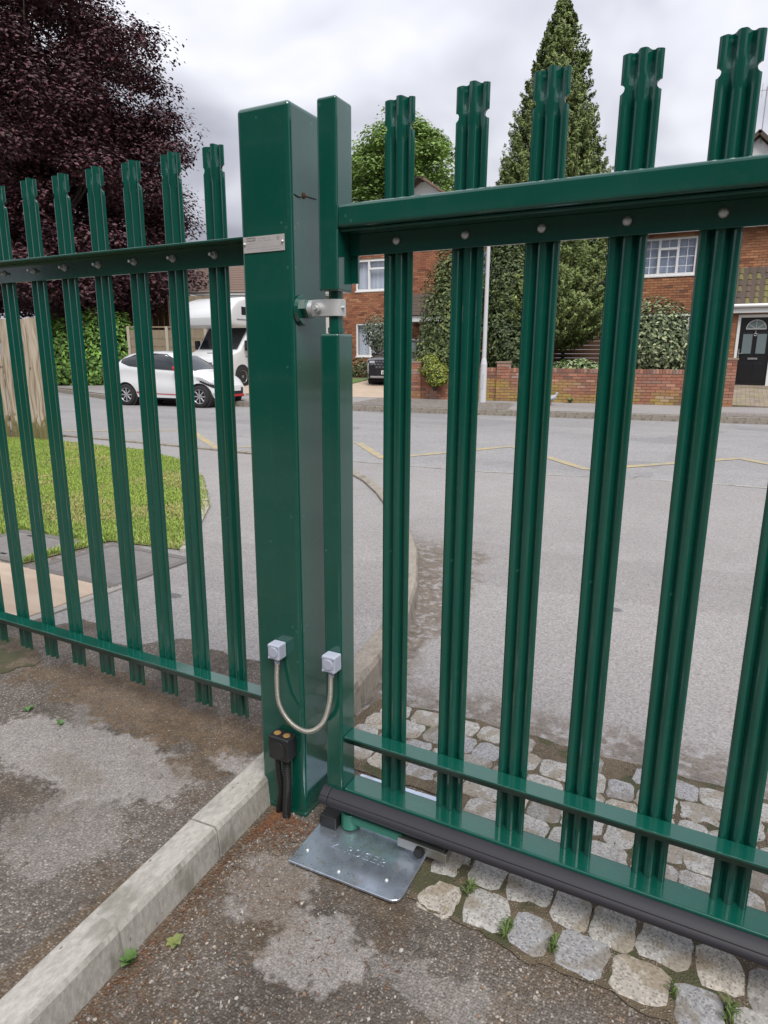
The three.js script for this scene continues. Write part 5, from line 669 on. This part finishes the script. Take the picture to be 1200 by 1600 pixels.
{ // white hatchback
  const t = thing('hatchback_car', 'small white hatchback with red mirrors and red sill stripe at far kerb', 'car', [-12.88, 0.0, -12.37], 8.1 * D2R);
  const cs = carShape({ x0: -1.69, x1: 1.76, wheelY: 0.285, n: 3.0, tumble: 0.16, arches: [[-1.17, 0.34], [1.17, 0.34]],
    top: [[-1.69, 0.98], [-1.62, 1.10], [-1.45, 1.28], [-1.2, 1.40], [-0.8, 1.455], [-0.2, 1.46], [0.15, 1.42], [0.55, 1.22], [1.0, 0.965], [1.25, 0.90], [1.5, 0.80], [1.68, 0.66], [1.76, 0.52]],
    shoulder: [[-1.69, 0.86], [-1.2, 0.97], [0.2, 0.87], [0.9, 0.82], [1.3, 0.74], [1.76, 0.45]], half: [[-1.69, 0.66], [-1.6, 0.74], [-1.3, 0.80], [0, 0.81], [1.2, 0.80], [1.5, 0.72], [1.7, 0.55], [1.76, 0.46]], bottom: [[-1.69, 0.36], [-1.5, 0.24], [1.5, 0.22], [1.76, 0.28]] });
  const wp = new THREE.MeshPhysicalMaterial({ color: lin(0.70, 0.71, 0.72), roughness: 0.3, clearcoat: 1, clearcoatRoughness: 0.05, side: THREE.DoubleSide }), red = M(0.50, 0.012, 0.022, 0.35), g2 = carGlass.clone(); g2.side = THREE.DoubleSide; const d2 = dark.clone(); d2.side = THREE.DoubleSide; red.side = THREE.DoubleSide;
  part('body', cs.body(), wp, t);
  for (const s of [-1, 1]) {
    part('side_window', cs.side(-0.36, 0.66, [[-0.36, 0.99], [0.66, 0.93]], [[-0.36, 1.385], [0.05, 1.37], [0.3, 1.26], [0.66, 1.0]], s), g2, t); part('rear_window', cs.side(-1.30, -0.42, [[-1.30, 1.14], [-1.0, 1.045], [-0.42, 0.995]], [[-1.30, 1.22], [-0.9, 1.36], [-0.42, 1.388]], s), g2, t);
    part('sill_stripe', cs.side(-0.82, 0.82, [[-0.82, 0.335], [0.82, 0.30]], [[-0.82, 0.385], [-0.3, 0.345], [0.82, 0.325]], s), red, t); for (const q of [-1.17, 1.17]) part('wheel_well', cyl(0.335, 0.335, 0.3, q, 0.29, s * 0.60, 24, 'z'), dark, t);
    const m = part('mirror', bx(0.13, 0.12, 0.17, 0.56, 1.0, s * 0.90, 0.045, 4), red, t, 'red door mirror'); part('mirror_arm', bx(0.06, 0.04, 0.12, 0.60, 0.95, s * 0.80, 0.01), dark, m);
    part('headlight', cs.side(1.12, 1.60, [[1.12, 0.73], [1.60, 0.56]], [[1.12, 0.79], [1.35, 0.77], [1.60, 0.68]], s, 0.012), lampM, t); part('headlight_trim', cs.side(1.20, 1.66, [[1.20, 0.66], [1.66, 0.46]], [[1.20, 0.715], [1.66, 0.555]], s, 0.012), d2, t); part('fog_light', cs.side(1.50, 1.70, 0.33, [[1.5, 0.38], [1.7, 0.42]], s, 0.01), lampM, t);
    part('tail_light', cs.side(-1.66, -1.42, [[-1.66, 0.86], [-1.42, 0.95]], [[-1.66, 1.04], [-1.42, 1.22]], s, 0.012), M(0.25, 0.01, 0.012, 0.2, { side: THREE.DoubleSide }), t); part('door_handle', bx(0.16, 0.03, 0.03, -0.25, 0.86, s * (cs.Wd(-0.25, 0.86) + 0.012), 0.01), wp, t);
    part('door_seam', merge([cs.side(-0.415, -0.405, 0.34, 0.98, s, 0.002, 1, 8), cs.side(0.80, 0.81, 0.34, 0.9, s, 0.002, 1, 8)]), d2, t);
    wheel(t, -1.17, 0.285, s * 0.72, 0.285, 0.175, s, 8); wheel(t, 1.17, 0.285, s * 0.72, 0.285, 0.175, s, 8);
  }
  part('windscreen', cs.deck(0.32, 0.98, x => mix(0.60, 0.66, (x - 0.32) / 0.66)), g2, t); part('rear_screen', cs.deck(-1.60, -1.34, x => 0.52), g2, t);
  part('grille', (() => { const g = bx(0.06, 0.22, 0.80, 1.735, 0.40, 0, 0.02); return g; })(), dark, t); part('bumper_trim', bx(0.08, 0.06, 0.86, 1.745, 0.295, 0, 0.02), red, t, 'red lower bumper trim'); part('underbody', bx(3.0, 0.1, 1.3, 0, 0.22, 0), dark, t);
  const pl = part('number_plate', bx(0.012, 0.11, 0.52, 1.772, 0.47, 0, 0.003), M(0.75, 0.75, 0.75, 0.5), t); const tx = new TextGeometry('8', { font: fontB, size: 0.075, depth: 0.002, curveSegments: 3 }); tx.rotateY(Math.PI / 2); tx.translate(1.779, 0.435, 0.14); part('plate_lettering', tx, dark, pl);
}
{ // black suv
  const t = thing('suv_car', 'black sport utility car facing the road on the left house drive', 'car', [-9.42, 0.335, -19.75], -Math.PI / 2 + 0.16);
  const cs = carShape({ x0: -2.1, x1: 2.1, wheelY: 0.34, n: 3.4, tumble: 0.22, arches: [[-1.28, 0.40], [1.28, 0.40]], top: [[-2.1, 1.05], [-1.95, 1.45], [-1.6, 1.60], [-0.2, 1.64], [0.25, 1.56], [0.95, 1.13], [1.5, 1.06], [1.9, 0.98], [2.05, 0.86], [2.1, 0.74]], shoulder: [[-2.1, 0.9], [-1, 1.0], [0.6, 0.96], [1.4, 0.93], [1.9, 0.84], [2.1, 0.66]], half: [[-2.1, 0.78], [-1.9, 0.88], [0, 0.91], [1.4, 0.91], [1.85, 0.86], [2.05, 0.74], [2.1, 0.66]], bottom: [[-2.1, 0.45], [-1.8, 0.26], [1.8, 0.26], [2.1, 0.34]] });
  const bp = new THREE.MeshPhysicalMaterial({ color: lin(0.012, 0.013, 0.017), roughness: 0.25, clearcoat: 1, clearcoatRoughness: 0.03, side: THREE.DoubleSide }), g2 = carGlass.clone(); g2.side = THREE.DoubleSide; part('body', cs.body(), bp, t);
  for (const s of [-1, 1]) { part('side_window', cs.side(-1.5, 0.66, [[-1.5, 1.07], [0.66, 1.02]], [[-1.5, 1.40], [-0.2, 1.52], [0.2, 1.44], [0.66, 1.12]], s), g2, t); part('headlight', bx(0.10, 0.26, 0.13, 1.99, 0.66, s * 0.70, 0.03), lampM, t); part('running_light', bx(0.08, 0.06, 0.24, 2.03, 0.83, s * 0.58, 0.02), lampM, t); part('mirror', bx(0.14, 0.14, 0.2, 0.62, 1.1, s * 1.02, 0.05, 3), bp, t); wheel(t, -1.28, 0.34, s * 0.80, 0.34, 0.22, s, 6); wheel(t, 1.28, 0.34, s * 0.80, 0.34, 0.22, s, 6); for (const q of [-1.28, 1.28]) part('wheel_well', cyl(0.39, 0.39, 0.3, q, 0.36, s * 0.68, 20, 'z'), dark, t); }
  part('windscreen', cs.deck(0.28, 0.92, x => 0.64), g2, t); const gr = part('grille', bx(0.06, 0.30, 0.98, 2.08, 0.76, 0, 0.02), dark, t); const bars = []; for (let r = 0; r < 3; r++) for (let k = 0; k < 9; k++) bars.push(bx(0.03, 0.05, 0.07, 2.105, 0.68 + r * 0.085, -0.42 + k * 0.105 + (r % 2) * 0.05, 0.012, 1)); part('grille_studs', merge(bars), M(0.25, 0.25, 0.27, 0.25, { metalness: 0.8 }), gr);
  part('skid_plate', bx(0.08, 0.07, 1.3, 2.08, 0.37, 0, 0.02), M(0.3, 0.3, 0.31, 0.4, { metalness: 0.5 }), t); part('underbody', bx(3.6, 0.12, 1.5, 0, 0.26, 0), dark, t);
  const pl = part('number_plate', bx(0.012, 0.12, 0.52, 2.12, 0.52, -0.0, 0.003), M(0.75, 0.75, 0.75, 0.5), t); const tx = new TextGeometry('EA2', { font: fontB, size: 0.08, depth: 0.002, curveSegments: 3 }); tx.rotateY(Math.PI / 2); tx.translate(2.127, 0.48, 0.235); part('plate_lettering', tx, dark, pl);
}
{ // motorhome facing the road: local x forward
  const t = thing('motorhome', 'white coachbuilt motorhome with overcab pod parked behind the hatchback', 'motorhome', [-15.15, 0.33, -15.75], -Math.PI / 2 - 0.02); const wp = new THREE.MeshPhysicalMaterial({ color: lin(0.68, 0.69, 0.70), roughness: 0.35, clearcoat: 0.6, clearcoatRoughness: 0.1 }), R2 = 0;
  const ext = (pts, half, bev = 0.05) => { const g = new THREE.ExtrudeGeometry(new THREE.Shape(pts.map(p => new THREE.Vector2(...p))), { depth: half * 2 - 2 * bev, bevelEnabled: true, bevelSize: bev, bevelThickness: bev, bevelOffset: -bev, bevelSegments: 3 }); g.translate(0, 0, -half + bev); return toCreasedNormals(g, 0.7); };
  part('coach_body', ext([[-5.9, 0.35], [-1.95, 0.35], [-1.95, 2.0], [-1.95, 2.92], [-5.9, 2.92]], 1.12, 0.06), wp, t);
  part('overcab_pod', ext([[-2.2, 1.98], [-0.55, 1.93], [-0.30, 2.02], [-0.22, 2.25], [-0.34, 2.58], [-0.62, 2.82], [-1.0, 2.93], [-2.2, 2.925]], 1.10, 0.10), wp, t);
  part('pod_trim', merge([bx(0.012, 0.03, 1.5, -0.235, 2.24, 0), bx(1.3, 0.025, 0.012, -1.2, 2.2, 1.106), bx(1.3, 0.025, 0.012, -1.2, 2.2, -1.106)]), M(0.2, 0.2, 0.21, 0.5), t); for (const s of [-1, 1]) part('pod_window', bx(0.5, 0.26, 0.02, -1.05, 2.48, s * 1.10, 0.008), carGlass, t);
  part('cab', ext([[0, 0.32], [0.02, 0.75], [-0.10, 0.98], [-0.80, 1.22], [-1.35, 1.93], [-2.1, 1.96], [-2.1, 0.3]], 0.98, 0.07), wp, t);
  const ws = bx(0.90, 0.02, 1.72, 0, 0, 0, 0.008); ws.rotateZ(-0.91); ws.translate(-1.065, 1.60, 0); part('windscreen', ws, carGlass, t); 
  for (const s of [-1, 1]) { const w = extrudeXY([[-1.02, 1.20], [-1.42, 1.80], [-2.02, 1.82], [-2.02, 1.20]], -0.01, 0.01); w.translate(0, 0, s * 0.982); part('cab_window', w, carGlass, t); part('mirror', bx(0.12, 0.3, 0.18, -1.0, 1.38, s * 1.13, 0.03), dark, t); part('side_stripe', bx(0.9, 0.02, 0.01, -1.5, 1.0, s * 0.984), M(0.1, 0.1, 0.11, 0.5), t); part('headlight', bx(0.10, 0.2, 0.3, -0.03, 0.80, s * 0.72, 0.04), lampM, t); wheel(t, -0.88, 0.33, s * 0.90, 0.33, 0.2, s, 8); wheel(t, -4.4, 0.33, s * 0.92, 0.33, 0.2, s, 8); part('wheel_well', cyl(0.38, 0.38, 0.03, -0.88, 0.36, s * 0.968, 28, 'z'), dark, t); }
  part('grille', bx(0.05, 0.16, 0.9, -0.0, 0.72, 0, 0.02), M(0.1, 0.1, 0.1, 0.5), t); part('bonnet_badge', bx(0.02, 0.03, 0.3, -0.42, 1.105, 0), M(0.2, 0.2, 0.2, 0.4), t); part('chassis', bx(5.2, 0.15, 1.6, -3.1, 0.3, 0), dark, t);
}
// ---------- pigeon ----------
{
  const R = rng(5), sp = [[-0.17, 0.115, 0.012], [-0.13, 0.125, 0.022], [-0.08, 0.135, 0.043], [-0.03, 0.145, 0.058], [0.03, 0.155, 0.060], [0.075, 0.175, 0.048], [0.098, 0.205, 0.030], [0.108, 0.235, 0.025], [0.118, 0.255, 0.026], [0.135, 0.262, 0.020], [0.152, 0.256, 0.008], [0.172, 0.250, 0.003]];
  const rows = sp.map(([x, y, r], i) => { const o = []; for (let k = 0; k <= 12; k++) { const a = k / 12 * 6.283; o.push([x + (i > 4 && i < 9 ? -Math.sin(a) * r * 0.5 : 0), y + Math.sin(a) * r * (i < 2 ? 0.45 : 1), Math.cos(a) * r * (i < 2 ? 1.5 : 0.95)]); } return o; });
  const body = tint(quadMesh(rows), [0.33, 0.34, 0.38]); const l = [body]; for (const s of [-1, 1]) { l.push(tint(tube([[0.0, 0.11, s * 0.02], [0.005, 0.06, s * 0.022], [0.0, 0.004, s * 0.022]], 0.005, 8, 6), [0.4, 0.12, 0.1])); for (const a of [-0.5, 0, 0.5]) l.push(tint(tube([[0, 0.005, s * 0.022], [0.035 * Math.cos(a), 0.004, s * 0.022 + 0.035 * Math.sin(a)]], 0.003, 2, 5), [0.4, 0.12, 0.1])); const w = new THREE.SphereGeometry(1, 12, 8); w.scale(0.095, 0.034, 0.010); w.rotateZ(0.18); w.translate(-0.045, 0.152, s * 0.054); l.push(tint(w, [0.42, 0.43, 0.46])); }
  const m = solo('pigeon', merge(l), new THREE.MeshStandardMaterial({ vertexColors: true, roughness: 0.8, side: THREE.DoubleSide }), 'grey pigeon standing on the far pavement before the brick wall', 'bird'); m.position.set(-3.3, gy(-3.3, -15.3) + 0.001, -15.3); m.rotation.y = 0.5; m.scale.setScalar(1.15);
}
renderer.render(scene, camera);
